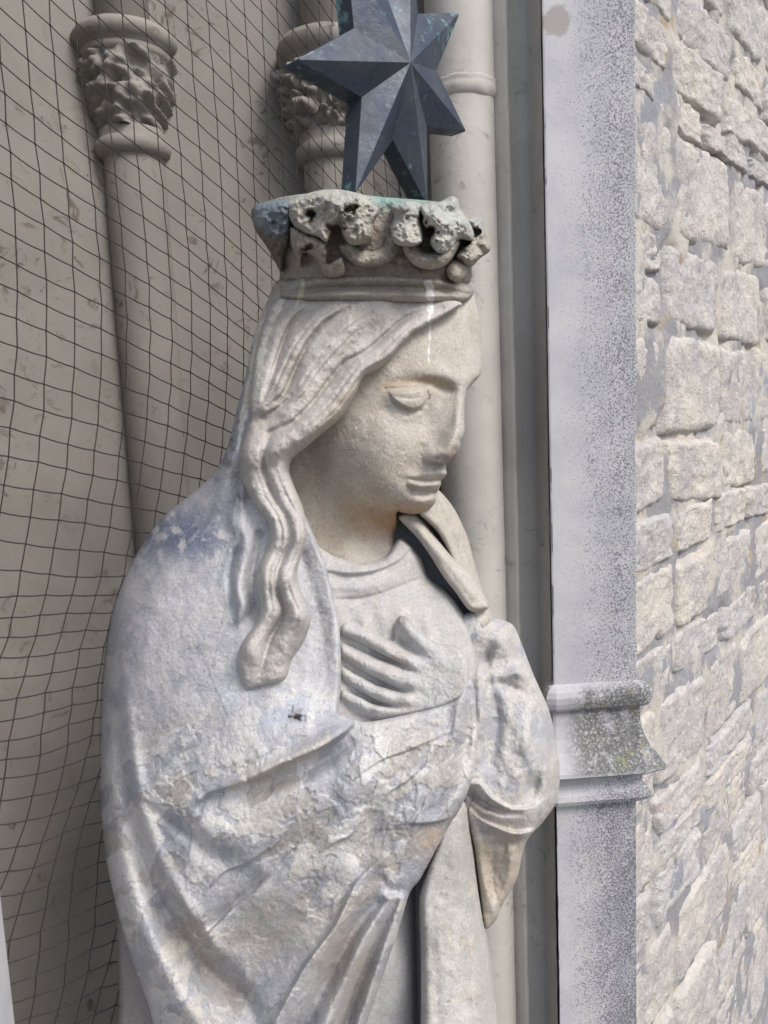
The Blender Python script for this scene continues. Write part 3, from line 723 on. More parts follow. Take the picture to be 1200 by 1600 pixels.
# low second lock
m.ridge([(375, 770, 9, .004), (374, 815, 13, .016), (384, 845, 14, .020), (379, 880, 13, .020), (372, 915, 13, .020), (378, 945, 12, .018), (367, 972, 8, .010)])
m.ridge([(366, 860, 5, -.006), (358, 900, 5, -.010), (362, 935, 5, -.010), (366, 974, 6, -.006)])
m.ridge([(404, 835, 7, -.008), (396, 880, 7, -.012), (392, 920, 7, -.012), (396, 960, 8, -.008)])
# knocks
m.Z -= .007 * m.spot(466, 1114, 10, 8, 3, 90, .8); m.Z += .010 * m.spot(462, 1121, 6, 4, 3, 92, .9)
m.blob(312, 1248, 7, 7, .006); m.blob(604, 1400, 10, 9, .010)
m.blob(800, 1200, 10, 10, 0)
m.noise(90, .0035, 3, 3); m.noise(30, .0012, 5, 3)
low = sstep(1090, 1190, m.Y + .12 * (m.X - 400) + 60 * fbm(m.X, m.Y, 90, 77, 3))
low = low * (1 - .75 * m.spot(405, 1475, 85, 75, 3, 66, .4)) * (1 - .7 * m.spot(550, 1510, 70, 100, 3, 67, .3))
front = sstep(185, 235, m.X + 30 * fbm(m.X, m.Y, 60, 78, 3))
m.noise(16, .0009, 11, 4, mask=low); m.noise(6, .0005, 12, 2); m.flakes(22, .30, .0008, (222, 221, 219), 156, mask=.5 + .5 * low, amt=.75, sx=1.6, ang=-60)
# paint and stains, plus one fold's shade: streaky limewash above, layers flaking off below
m.tint(sstep(-.15, .35, fbm(m.X * 2.4, m.Y, 30, 21, 5)), (206, 206, 208), .75)
m.tint(sstep(.05, .40, fbm(m.X, m.Y, 80, 22, 5)), (174, 176, 185), .6)
m.flakes(60, .10, .0013, (210, 206, 198), 101, mask=low * front, amt=.75, sx=1.6, ang=-55)
m.flakes(75, .16, -.0018, (166, 169, 178), 112, mask=low * front, amt=.65, sx=1.5, ang=-60)
m.flakes(46, .13, .0015, (224, 223, 221), 123, mask=.25 + .75 * low, amt=.8, sx=1.8, ang=-65)
m.flakes(45, .27, -.0018, (180, 175, 168), 134, mask=low, amt=.6, sx=1.5, ang=-50)
m.flakes(60, .22, .0003, (211, 211, 214), 145, mask=(1 - low) * front, amt=.6, sx=.5)
m.tint(m.near([(360, 1226), (400, 1211), (445, 1190), (495, 1166), (528, 1144)], 9) * sstep(-.3, .1, fbm(m.X, m.Y, 30, 79, 4)), (214, 207, 194), .8)
m.flake = .2 + .2 * low
sh = m.spot(285, 835, 95, 48, 2.5, 4, .5) * sstep(-.25, .2, fbm(m.X, m.Y, 16, 41, 4) + .35 * (1 - np.abs(m.X - 285) / 140))
m.tint(sh, (96, 108, 138), .9)
m.tint(m.spot(350, 725, 22, 40, 2, 8) * sstep(-.1, .2, fbm(m.X, m.Y, 14, 43, 4)), (110, 120, 146), .8)
m.tint(m.near([(372, 640), (360, 700), (372, 780)], 12) * sstep(-.2, .3, fbm(m.X, m.Y, 12, 44, 3)), (128, 126, 118), .8)
m.streak([(425, 468, 5), (404, 505, 7), (397, 550, 6), (390, 600, 6), (378, 660, 5), (372, 700, 3)], 8, (238, 238, 226), 2, 1)
m.streak([(405, 520, 2), (396, 580, 3), (384, 640, 3)], 3, (214, 214, 190), 5, .8)
m.streak([(372, 780, 3), (368, 810, 5), (372, 840, 4), (360, 860, 2)], 4, (224, 228, 230), 7, .8)
m.streak([(357, 905, 3), (360, 940, 5), (366, 965, 4)], 4, (200, 214, 214), 9, .8)
m.tint(m.spot(395, 1560, 60, 40, 2, 12) * sstep(-.1, .2, fbm(m.X, m.Y, 30, 46, 4)), (196, 198, 206), .6)
m.tint(m.spot(668, 1315, 30, 28, 4, 15), (205, 190, 172), .9)
m.tint(m.near([(275, 1400), (320, 1500), (370, 1560)], 22), (178, 170, 160), .6)  # shade in the hollow beside the outer fold, put into the colour
m.tint(m.spot(420, 1450, 70, 70, 3, 16) , (186, 180, 172), .7)
m.tint(m.spot(540, 1500, 50, 90, 3, 17), (188, 180, 168), .7)
m.tint(m.spot(420, 1090, 60, 40, 2, 18) * sstep(0, .2, fbm(m.X, m.Y, 40, 47, 4)), (178, 188, 204), .8)
m.tint(m.spot(465, 1116, 9, 8, 3, 91, .9), (140, 130, 128), .7)
m.speck = np.full(len(m.X), .12)
m.build('mantle', M_CLOAK, statue)

# ---- back drape (lower left), tunic below, hanging column of cloth
b_ = Carve([(180, 1380, 10, .01), (240, 1400, 10, .01), (330, 1660, 20, .02), (190, 1670, 20, .02), (186, 1550, 8, .012), (182, 1450, 8, .012)], [(180, 1400, 1.0), (320, 1400, .97), (190, 1600, .985), (320, 1640, .94)], step=4, back=.05, backw=40, col=(150, 148, 146))
b_.noise(60, .003, 4); b_.build('back_drape', M_FLESH, statue)
t = Carve([(540, 1340, 12, .02), (640, 1350, 12, .02), (672, 1360, 10, .02), (676, 1500, 10, .02), (678, 1670, 10, .02), (530, 1670, 12, .02), (535, 1500, 12, .02)], [(560, 1380, .955), (660, 1380, .985), (560, 1640, .93), (660, 1640, .965), (610, 1500, .940), (655, 1500, .965)], step=3, back=.08, backw=60, col=(180, 180, 182))
t.ridge([(652, 1380, 8, -.02), (654, 1500, 9, -.035), (657, 1640, 8, -.03)])
t.noise(50, .002, 6); t.flake[:] = .15; t.build('tunic_skirt', M_FLESH, statue)
q = Carve([(700, 1245, 14, .02), (728, 1255, 14, .03), (735, 1300, 24, .05), (742, 1350, 28, .06), (752, 1420, 30, .065), (766, 1490, 32, .07), (775, 1560, 34, .07), (786, 1670, 36, .07), (720, 1680, 30, .05), (657, 1675, 26, .05), (658, 1580, 24, .05), (657, 1480, 22, .05), (655, 1400, 18, .04), (668, 1355, 14, .03), (685, 1310, 12, .03)],
          [(720, 1270, .92), (690, 1350, .915), (735, 1400, .935), (680, 1500, .905), (745, 1520, .925), (690, 1640, .89), (760, 1640, .92)], step=2, back=.06, backw=60, col=(190, 188, 184))
q.ridge([(712, 1290, 14, .002), (708, 1400, 20, .006), (715, 1520, 24, .008), (725, 1650, 26, .008)])
q.ridge([(672, 1400, 8, -.002), (676, 1500, 10, -.005), (684, 1620, 12, -.005)])
q.noise(70, .004, 8, 4); q.noise(22, .0016, 9, 4); q.flake[:] = .35; q.speck[:] = .1
q.tint(sstep(.0, .3, fbm(q.X, q.Y, 50, 61, 4)), (210, 208, 204), .7); q.build('hanging_fold', M_FLESH, statue)

# ---- robe running on below to the feet
rc = at(500, 1640, 1.02); V, Fc = [], []; K_, nz_ = 96, 24
for a_ in range(nz_):
    t_ = a_ / (nz_ - 1); z_ = rc[2] + .02 + (0.70 - rc[2] - .02) * t_
    th = np.arange(K_) * 2 * math.pi / K_
    fold = .012 * np.sin(th * 9 + 2 * t_) + .008 * np.sin(th * 17 - t_ * 3) * t_
    ra = .165 + .05 * t_ + fold; rb = .14 + .06 * t_ + fold
    P_ = np.outer(ra * np.cos(th), D) + np.outer(rb * np.sin(th), NRM); P_[:, 0] += rc[0]; P_[:, 1] += rc[1]; P_[:, 2] = z_; V.append(P_)
V = np.concatenate(V)
for a_ in range(nz_ - 1):
    for c2 in range(K_): p_, q_ = a_ * K_ + c2, a_ * K_ + (c2 + 1) % K_; Fc.append((p_, p_ + K_, q_ + K_, q_))
n_ = len(V)
mesh('lower_robe', V, np.array(Fc), M_CLOAK, statue, cols=np.tile(srgb(190, 190, 194), (n_, 1)), attrs={'flake': np.full(n_, .5), 'speck': np.full(n_, .1)})

# ---- far (left) sleeve
s = Carve([(700, 985, 10, .02), (735, 955, 10, .02), (765, 962, 14, .03), (800, 975, 24, .05), (812, 998, 30, .06), (834, 1055, 34, .07), (858, 1110, 36, .08), (871, 1170, 38, .09), (875, 1215, 36, .09), (868, 1255, 34, .08), (848, 1285, 26, .06), (828, 1306, 18, .04), (818, 1325, 18, .04),
           (808, 1372, 18, .04), (785, 1415, 16, .03), (775, 1438, 12, .025), (757, 1451, 10, .02), (748, 1400, 12, .03), (738, 1320, 14, .03), (722, 1260, 12, .03), (715, 1200, 10, .02), (705, 1100, 10, .02)],
          [(735, 985, .965), (790, 1000, .985), (750, 1080, .955), (820, 1100, .965), (850, 1200, .970), (785, 1180, .945), (740, 1180, .945), (790, 1255, .945), (850, 1260, .975), (755, 1330, .985), (790, 1330, .985), (780, 1400, .995), (758, 1440, .99)],
          step=2, back=.08, backw=60, col=(200, 197, 192))
s.lip([(722, 1225, 20, .004), (750, 1222, 26, .016), (770, 1245, 30, .020), (800, 1262, 34, .018), (835, 1258, 34, .008), (862, 1238, 30, .002)][::-1], 32, .016, wl=3.5)
s.ridge([(733, 1238, 6, -.012), (758, 1256, 7, -.022), (782, 1266, 7, -.020), (803, 1270, 6, -.010), (820, 1272, 6, -.002)])
s.lip([(728, 1254, 20, .004), (748, 1275, 24, .012), (770, 1288, 26, .016), (808, 1300, 28, .018), (845, 1290, 26, .014), (868, 1262, 22, .006)][::-1], 24, .014, wl=3.5)
s.ridge([(735, 1262, 5, -.004), (760, 1300, 14, -.010), (790, 1318, 12, -.012), (818, 1312, 8, -.006)])
s.blob(834, 1230, 11, 20, -.020, 15); s.blob(808, 1220, 14, 24, .006)
s.ridge([(735, 1310, 12, .004), (755, 1370, 12, .010), (770, 1420, 9, .008)]); s.ridge([(770, 1320, 7, -.004), (768, 1380, 7, -.008), (778, 1420, 5, -.002)])
s.ridge([(800, 1330, 9, .008), (797, 1375, 9, .007), (785, 1410, 7, .004)])
s.blob(745, 985, 16, 18, .016); s.blob(780, 1003, 18, 20, .016); s.blob(761, 1028, 9, 22, -.016, 20); s.blob(752, 965, 8, 8, .008)
s.ridge([(788, 1056, 8, .006), (810, 1050, 10, .017), (835, 1068, 10, .010)]); s.ridge([(783, 1068, 8, -.010), (802, 1076, 8, -.012), (824, 1088, 8, -.004)])
s.ridge([(768, 1070, 9, -.008), (776, 1130, 12, -.012), (768, 1190, 12, -.008)])
s.ridge([(812, 1105, 12, .006), (822, 1165, 14, .012), (832, 1210, 10, .006)]); s.ridge([(748, 1060, 8, .008), (750, 1120, 9, .010), (742, 1180, 9, .006)])
s.noise(60, .007, 14, 4); s.noise(18, .0016, 15, 4); s.flake[:] = .35
s.tint(sstep(.0, .3, fbm(s.X, s.Y, 60, 71, 4)), (190, 190, 194), .6)
s.flakes(34, .10, .0010, (206, 203, 197), 201, sx=.5, amt=.8, ang=8); s.flakes(40, .16, -.0012, (182, 184, 190), 212, sx=.5, amt=.8, ang=8); s.flakes(26, .25, .0008, (214, 212, 208), 223, sx=.5, amt=.8)
s.tint(sstep(1290, 1330, s.Y), (196, 182, 162), .75); s.tint(s.near([(740, 1265), (800, 1300)], 18), (196, 180, 160), .5)
s.build('far_sleeve', M_CLOAK, statue)

# ---- mantle on the far shoulder, behind the hair ropes
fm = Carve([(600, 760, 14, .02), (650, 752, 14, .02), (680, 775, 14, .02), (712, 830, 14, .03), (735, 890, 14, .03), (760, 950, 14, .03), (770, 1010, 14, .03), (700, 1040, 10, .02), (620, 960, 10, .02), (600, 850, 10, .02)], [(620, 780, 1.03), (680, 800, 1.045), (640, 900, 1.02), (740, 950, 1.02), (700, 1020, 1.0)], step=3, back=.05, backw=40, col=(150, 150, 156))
fm.ridge([(640, 800, 12, .008), (680, 880, 12, .008), (730, 960, 12, .006)]); fm.noise(40, .004, 88); fm.build('far_mantle', M_CLOAK, statue)
# ---- chest
c = Carve([(480, 850, 10, .01), (520, 868, 14, .01), (560, 880, 14, .012), (600, 872, 12, .014), (622, 842, 8, .015), (640, 850, 10, .02), (660, 873, 12, .025), (670, 902, 12, .025), (700, 925, 12, .025), (720, 950, 12, .025), (738, 998, 10, .02), (745, 1060, 10, .02), (700, 1120, 12, .02), (560, 1140, 12, .02), (500, 1100, 12, .02), (490, 950, 10, .01)],
          [(520, 890, .952), (590, 890, .955), (630, 870, .975), (665, 915, .975), (540, 960, .932), (620, 960, .935), (700, 960, .955), (560, 1050, .915), (680, 1040, .925), (600, 1110, .905)], step=2, back=.05, backw=50, col=(196, 195, 194))
c.lip([(512, 892, 24, .004), (545, 897, 26, .008), (585, 893, 26, .008), (620, 878, 22, .006), (640, 858, 20, .004)][::1], 24, .007, wl=2.5)
c.ridge([(515, 915, 8, .003), (560, 918, 9, .005), (600, 908, 9, .004), (640, 890, 8, .002)])
c.ridge([(525, 938, 4, -.003), (565, 936, 4, -.005), (605, 925, 4, -.005), (655, 905, 4, -.003)])
for x in (560, 592, 625, 660): c.ridge([(x, 945, 7, .0), (x + 8, 975, 8, .004), (x + 14, 1010, 8, .002)])
c.noise(40, .0024, 17, 4); c.noise(14, .0012, 18, 4); c.flake[:] = .3
c.tint(c.spot(600, 885, 60, 12, 2), (176, 176, 182), .3); c.build('bodice', M_FLESH, statue)

# ---- head and neck, one continuous body
h = Carve([(430, 440, 30, .05), (560, 430, 30, .05), (700, 435, 40, .06), (735, 450, 44, .07), (745, 480, 46, .07), (751, 510, 44, .07), (752.5, 545, 40, .065), (753, 575, 32, .05), (749, 588, 22, .035), (740, 598, 18, .028), (731, 610, 16, .026), (727, 625, 15, .026), (725.5, 645, 15, .028), (726, 668, 16, .028), (724, 681, 15, .026),
           (719.5, 690, 12, .02), (718.5, 700, 12, .02), (713, 712, 12, .018), (704, 721, 10, .016), (698, 724, 9, .014), (697, 732, 12, .018), (698, 740, 12, .018), (694, 746, 10, .016), (689.5, 750.5, 8, .014), (689, 757, 11, .018), (685, 766, 11, .018), (681, 772, 12, .018), (681, 783, 20, .03), (674, 793, 22, .034), (660, 801, 20, .03), (645, 804, 16, .026), (630, 801.5, 14, .02),
           (622, 799, 10, .014), (619, 806, 14, .02), (621, 820, 18, .03), (616, 838, 18, .03), (620, 858, 18, .03), (630, 885, 16, .02), (620, 915, 10, .01), (520, 930, 10, .01), (470, 880, 10, .02), (440, 760, 10, .02), (410, 600, 12, .03)],
          [(440, 480, .97), (560, 470, .94), (700, 470, .955), (600, 540, .918), (680, 530, .930), (735, 530, .955), (500, 560, .93), (450, 650, .955), (650, 580, .920), (735, 585, .950), (635, 622, .924), (590, 620, .916), (720, 640, .928), (706, 696, .913), (678, 680, .930),
           (610, 670, .912), (640, 690, .920), (590, 725, .918), (545, 690, .925), (560, 640, .918), (680, 745, .930), (640, 745, .929), (654, 786, .938), (600, 770, .935), (560, 755, .940), (515, 720, .950), (490, 700, .962), (560, 815, .992), (500, 800, .992), (600, 830, .996), (545, 870, .980), (600, 880, .985), (470, 740, .985), (620, 900, .985), (520, 900, .975)],
          step=1.25, back=.10, backw=90, col=(197, 191, 181))
# jaw turning under
h.lip([(520, 735, 40, .0), (550, 760, 44, .006), (585, 784, 44, .010), (608, 795, 36, .014), (632, 802, 30, .016)][::-1], 45, .01, wl=11)
h.ridge([(480, 690, 30, -.004), (500, 730, 30, -.008), (540, 790, 30, -.006)])
# brow, eye
h.ridge([(588, 600, 14, .0), (612, 586, 14, .0015), (650, 580, 13, .003), (690, 584, 12, .005), (724, 592, 11, .003)])
h.ridge([(592, 608, 7, .0), (615, 600, 7, -.0015), (650, 598, 7, -.004), (685, 602, 9, -.009), (706, 612, 9, -.006)])
h.blob(690, 624, 18, 22, -.013, 15); h.blob(674, 646, 15, 15, -.006)
h.blob(634, 620, 33, 20, .015, 4, p=2.6)
h.ridge([(602, 608, 2.6, -.002), (620, 607, 2.8, -.0035), (645, 606, 2.8, -.004), (660, 605, 2.4, -.003)])
h.ridge([(612, 613, 3, .0012), (640, 615, 3, .0018), (658, 613, 2.5, .0012)]); h.ridge([(616, 620, 2, -.001), (640, 623, 2, -.0016), (658, 621, 2, -.001)])
h.lip([(608, 614, 12, .001), (614, 622, 14, .004), (625, 631, 16, .0065), (640, 638, 16, .0075), (655, 637, 16, .006), (663, 629, 14, .004)], 13, .006, wl=1.8)
h.ridge([(612, 625, 2.5, -.0015), (625, 635, 3, -.003), (640, 642, 3, -.0035), (656, 641, 3, -.002)])
h.ridge([(610, 636, 6, .001), (622, 648, 7, .0022), (636, 654, 7, .003), (654, 649, 7, .002)])
h.ridge([(664, 604, 3, -.002), (668, 618, 4, -.006), (666, 632, 4, -.004)])
# nose: a full wedge with a wing, the tip broken away
h.ridge([(726, 612, 7, .002), (721, 640, 10, .008), (714, 670, 12, .012), (704, 694, 14, .014), (698, 706, 14, .012)], p=2.0)
h.blob(681, 709, 13, 9, .008, -12, p=2.4); h.blob(712, 704, 8, 9, -.006, -15)
h.lip([(660, 714, 10, .0), (669, 719, 13, .006), (684, 722.5, 14, .011), (702, 722, 14, .010)], 14, .008, wl=1.6)
h.ridge([(664, 724, 4, -.002), (678, 727, 4, -.006), (690, 727, 4, -.007), (698, 725, 3, -.004)])
h.blob(684, 716, 3.5, 2, -.004); h.ridge([(660, 700, 7, -.003), (655, 715, 8, -.004), (645, 730, 9, -.003)])
# lips and chin
h.ridge([(638, 745, 4, .001), (654, 743, 5, .003), (672, 740, 7, .005), (693, 740, 7, .005)])
h.ridge([(638, 748, 2.2, -.001), (648, 749.5, 2.5, -.004), (665, 751.5, 2.4, -.005), (690, 750, 2.2, -.004)])
h.ridge([(640, 755, 4.5, .003), (655, 759, 5.5, .006), (670, 759, 6, .007), (684, 757, 5.5, .005)])
h.blob(650, 757, 14, 8, .003); h.ridge([(638, 765, 6, -.002), (655, 770.5, 6, -.007), (672, 769, 6, -.008), (682, 771, 5, -.004)])
h.blob(633, 751, 8, 8, -.003); h.blob(656, 787, 24, 14, .009, 0, p=2.4); h.blob(612, 695, 44, 40, .005)
h.ridge([(678, 728, 3, .0), (676, 733, 3, -.002), (674, 737, 2, 0)])
h.blob(618, 760, 26, 24, .003)
# throat
h.ridge([(560, 790, 26, -.002), (590, 815, 26, -.008), (615, 818, 16, -.008)])
h.ridge([(520, 740, 16, .002), (560, 800, 18, .004), (600, 860, 16, .004)])
h.noise(4.5, .0002, 24, 2); h.noise(50, .0012, 19, 3); h.noise(13, .0005, 20, 3); h.flakes(26, .30, .0004, (208, 204, 196), 301, amt=.6); h.flakes(30, .26, -.0003, (184, 176, 164), 312, amt=.5); h.noise(7, .0012, 23, 3, mask=h.spot(712, 702, 12, 14))
h.flake[:] = .10; h.speck[:] = .06
h.tint(sstep(.0, .35, fbm(h.X, h.Y, 60, 81, 4)), (202, 197, 188), .7)
h.tint(h.spot(606, 812, 50, 28, 2, 22), (186, 142, 98), .85); h.tint(h.spot(560, 800, 50, 50, 2, 23), (188, 164, 134), .45)
h.tint(h.near([(600, 605), (650, 594), (705, 603)], 9), (178, 150, 116), .45); h.tint(h.spot(655, 798, 34, 10, 2, 24), (196, 160, 118), .5)  # first tint paints the shade under the brow into the colour
h.tint(h.spot(590, 720, 50, 40, 2, 26), (190, 178, 160), .4); h.tint(h.spot(515, 860, 40, 60, 2, 25), (158, 148, 136), .5)
h.tint(h.spot(678, 650, 12, 14, 3), (150, 148, 148), .5); h.tint(h.spot(708, 712, 18, 10, 2, 28), (132, 112, 100), .8)  # grey by the inner eye paints in the shadow beside the nose
h.tint(h.spot(530, 720, 7, 25, 3, 26), (212, 208, 196), .7); h.tint(h.spot(515, 770, 8, 30, 3, 27), (208, 204, 194), .6)
h.streak([(671, 470, 6), (672, 500, 4), (671, 530, 2), (670, 565, 1.2)], 3, (240, 240, 236), 3, .95)
h.build('head', M_FLESH, statue)

# ---- hair, near side
k = Carve([(432, 466, 26, .03), (560, 466, 8, .006), (690, 467, 8, .006), (722, 474, 8, .012), (704, 488, 8, .010), (672, 506, 9, .012), (642, 524, 10, .014), (612, 560, 12, .018), (590, 577, 13, .02), (567, 590, 13, .022), (556, 615, 14, .025), (533, 652, 15, .028), (504, 677, 15, .03), (479, 698, 15, .03), (456, 717, 15, .03), (452, 736, 15, .03), (459, 758, 15, .03), (475, 798, 16, .03),
           (478.5, 840, 16, .032), (466, 885, 16, .032), (465, 908, 16, .032), (479, 943, 17, .032), (486, 970, 17, .032), (475, 1002, 16, .032), (456, 1032, 15, .03), (449, 1058, 12, .026), (435, 1067, 8, .02), (404, 1074, 8, .014), (385, 1079, 8, .012), (375, 1060, 11, .018), (369, 1033, 12, .022), (377, 1005, 14, .026), (399, 974, 14, .028), (406, 943, 14, .028), (400, 911, 14, .028),
           (404, 884, 14, .028), (419, 849, 14, .026), (419, 817, 13, .024), (397, 790, 14, .024), (381, 759, 15, .026), (376, 720, 16, .028), (377, 700, 16, .028), (384, 674, 17, .028), (393, 645, 15, .024), (392, 600, 18, .028), (400, 545, 22, .03), (415, 495, 26, .03)],
          [(450, 470, .945), (560, 470, .910), (690, 475, .930), (640, 500, .915), (560, 540, .898), (480, 540, .905), (430, 560, .925), (500, 620, .882), (450, 640, .878), (410, 680, .890), (420, 740, .885), (450, 810, .868), (445, 880, .852), (440, 950, .842), (410, 1040, .838), (440, 1040, .84)],
          step=1.6, back=.05, backw=30, col=(198, 194, 189))
def strand(P_, w_, h_, p=2.6, g_=0):
    n_ = len(P_)
    k.ridge([(x, y, w_, h_ * min(1, .35 + q_ * .5, .35 + (n_ - 1 - q_) * .5)) for q_, (x, y) in enumerate(P_)], p=p)
L1 = [(402, 672), (394, 702), (397, 735), (411, 775), (432, 810), (437, 848), (419, 888), (418, 925), (421, 958), (396, 1000), (387, 1052)]
L2 = [(446, 684), (430, 708), (430, 740), (446, 778), (466, 815), (467, 850), (450, 890), (449, 920), (464, 960), (445, 1005), (425, 1052)]
strand(L1, 17, .014, 3); strand(L2, 16, .015, 3)
for P_, hh_ in ((L1, .0025), (L2, .0030)):
    strand([(x + 3, y) for x, y in P_[2:-1]], 3.0, -hh_, 2)
mid = [((a[0] + c_[0]) / 2, (a[1] + c_[1]) / 2) for a, c_ in zip(L1, L2)]
strand(mid, 5.0, -.010, 2)
for x, y, r in ((395, 715, 26), (466, 830, 26), (425, 905, 24), (470, 960, 24), (400, 1025, 28)): k.blob(x, y, r, r, .009)
for x, y, r in ((440, 775, 22), (440, 868, 20), (442, 930, 18), (420, 985, 20)): k.blob(x, y, r, r, -.006)
S1 = [(700, 486), (660, 500), (628, 528), (600, 556), (566, 575), (542, 606), (520, 636), (488, 664), (452, 690), (416, 704), (396, 716)]
strand(S1, 17, .017)
strand([(690, 480), (640, 494), (604, 522), (574, 548), (538, 566), (512, 598), (488, 630), (456, 660), (418, 676)], 4, -.010, 2)
strand([(x - 6, y - 4) for x, y in S1[1:-2]], 2.4, -.004, 2); strand([(x + 5, y + 5) for x, y in S1[2:-3]], 2.2, -.003, 2)
S2 = [(600, 480), (555, 505), (520, 540), (490, 575), (470, 606), (440, 634), (408, 652)]
strand(S2, 17, .012); strand([(x - 4, y + 2) for x, y in S2], 2.6, -.004, 2); strand([(x + 9, y + 6) for x, y in S2[1:-1]], 2.2, -.003, 2)
S3 = [(530, 478), (494, 500), (466, 535), (446, 575), (430, 610), (405, 632)]
strand([(x + 14, y + 4) for x, y in S3], 4, -.011, 2); strand(S3, 13, .010); strand([(x - 3, y) for x, y in S3], 2.2, -.004, 2)
S4 = [(470, 476), (446, 500), (428, 540), (414, 585), (400, 620)]
strand([(x + 11, y + 3) for x, y in S4], 4, -.009, 2); strand(S4, 10, .008)
k.ridge([(466, 575, 10, -.002), (452, 618, 12, -.012), (428, 646, 11, -.016), (404, 660, 9, -.010)])
k.noise(34, .0030, 27, 4); k.noise(11, .0014, 28, 4); k.flakes(30, .22, .0005, (206, 203, 197), 321, amt=.6); k.flakes(34, .24, -.0006, (178, 173, 166), 332, amt=.6); k.flake[:] = .22; k.speck[:] = .16
k.tint(sstep(.0, .35, fbm(k.X, k.Y, 70, 91, 4)), (188, 184, 180), .7)
k.tint(k.near([(455, 560), (440, 620), (415, 650)], 16), (166, 160, 150), .5); k.tint(sstep(720, 900, k.Y), (202, 199, 196), .7)  # first tint darkens the hair's valley: crease shade put into the colour
k.tint(k.near([(600, 575), (550, 615), (500, 680)], 14), (194, 174, 148), .4)
k.streak([(671, 468, 7), (673, 480, 6), (670, 500, 3)], 6, (244, 244, 240), 3, 1)
k.streak([(468, 466, 3), (462, 480, 2)], 3, (222, 220, 196), 4, .9)
k.streak([(440, 468, 6), (425, 500, 5), (412, 540, 6), (404, 590, 5), (396, 640, 4)], 5, (236, 236, 222), 12, .9)
k.build('hair', M_FLESH, statue)

# ---- hair on the far side: two ropes
f = Carve([(668, 770, 8, .015), (683, 764, 10, .02), (708, 792, 12, .022), (729, 835, 13, .024), (742, 882, 13, .024), (757, 930, 13, .024), (770, 968, 12, .022), (752, 985, 10, .02), (735, 950, 12, .02), (716, 905, 12, .022), (700, 862, 12, .022), (684, 832, 12, .02), (668, 815, 10, .018), (655, 800, 8, .015)],
          [(680, 780, .985), (700, 820, .988), (720, 880, .985), (745, 940, .975), (755, 970, .965)], step=1.6, back=.03, backw=20, col=(194, 188, 178))
f.ridge([(685, 790, 5, -.002), (708, 840, 5, -.004), (725, 900, 5, -.004), (750, 960, 5, -.002)]); f.noise(30, .0016, 31); f.flake[:] = .2; f.build('far_hair_lock', M_FLESH, statue)
f = Carve([(622, 806, 8, .012), (640, 800, 8, .014), (655, 806, 9, .016), (680, 838, 10, .018), (705, 868, 11, .02), (735, 895, 11, .02), (752, 920, 11, .02), (764, 950, 10, .018), (735, 955, 10, .02), (712, 926, 11, .02), (692, 900, 11, .02), (672, 868, 10, .02), (650, 838, 9, .016), (630, 818, 8, .012)],
          [(635, 810, .975), (665, 840, .970), (700, 885, .960), (745, 935, .950)], step=1.6, back=.03, backw=20, col=(198, 193, 184))
f.ridge([(645, 815, 5, .003), (690, 868, 7, .005), (740, 930, 8, .005)]); f.noise(26, .0018, 33); f.flake[:] = .25; f.build('far_hair_lock', M_FLESH, statue)

# ---- hand on the breast
g = Carve([(533, 978, 7, .012), (548, 970, 8, .014), (580, 982, 8, .014), (612, 1000, 7, .012), (616, 978, 7, .014), (624, 963, 7, .014), (636, 964, 8, .014), (652, 984, 8, .014), (680, 1003, 8, .012), (716, 1012, 8, .012), (732, 1040, 8, .012), (728, 1085, 8, .012), (696, 1104, 9, .014), (650, 1116, 9, .014), (600, 1128, 9, .014), (562, 1124, 9, .014), (541, 1112, 8, .014), (529, 1096, 7, .012), (530, 1060, 7, .012), (530, 1010, 7, .012)],
          [(540, 980, .925), (540, 1050, .915), (545, 1100, .905), (600, 1000, .915), (600, 1060, .902), (600, 1110, .895), (650, 1010, .908), (660, 1060, .890), (660, 1100, .886), (715, 1040, .890), (710, 1090, .882)], step=1.25, back=.03, backw=30, col=(200, 200, 200))
for a, hgt in (([(536, 982), (565, 993), (600, 1012), (640, 1032), (676, 1048)], .013), ([(535, 1016), (565, 1034), (600, 1052), (640, 1066), (676, 1070)], .013), ([(536, 1050), (562, 1068), (592, 1084), (630, 1092), (668, 1088)], .012), ([(538, 1086), (560, 1098), (590, 1110), (630, 1108), (660, 1100)], .011)):
    n = len(a); wd = (9.5, 11, 11.5, 12, 14)
    g.ridge([(x, y, wd[j], hgt * (1, 1, .95, .6, .0)[j]) for j, (x, y) in enumerate(a)], p=2.8)
for a in ([(533, 997), (560, 1008), (600, 1028), (634, 1042), (652, 1052)], [(533, 1034), (560, 1050), (590, 1066), (628, 1080), (648, 1082)], [(534, 1068), (560, 1083), (588, 1098), (620, 1104), (640, 1102)]):
    g.ridge([(x, y, 4.2, (-.020, -.020, -.017, -.007, 0)[j]) for j, (x, y) in enumerate(a)])
g.ridge([(629, 970, 11, .016), (643, 988, 12, .014), (665, 1008, 14, .010), (690, 1030, 16, .003)], p=2.6); g.blob(629, 968, 5, 5, -.006)
g.ridge([(608, 992, 6, -.004), (630, 1008, 7, -.008), (655, 1026, 8, -.003)])
for x, y in ((600, 1011), (602, 1052), (594, 1084), (590, 1108), (640, 1032), (642, 1066), (634, 1091)): g.blob(x, y, 9, 8, .004)
for x, y in ((568, 994), (568, 1035), (564, 1069), (562, 1099)): g.blob(x, y, 9, 8, .003); g.ridge([(x - 1, y - 8, 1.6, -.001), (x + 1, y + 7, 1.6, -.001)])
g.noise(20, .0018, 35, 4); g.noise(5, .0005, 36, 2); g.flake[:] = .2; g.speck[:] = .12; g.tint(sstep(0, .3, fbm(g.X, g.Y, 40, 95)), (196, 190, 182), .5)
g.tint(g.spot(628, 968, 9, 8), (130, 120, 112), .6); g.build('hand', M_FLESH, statue)

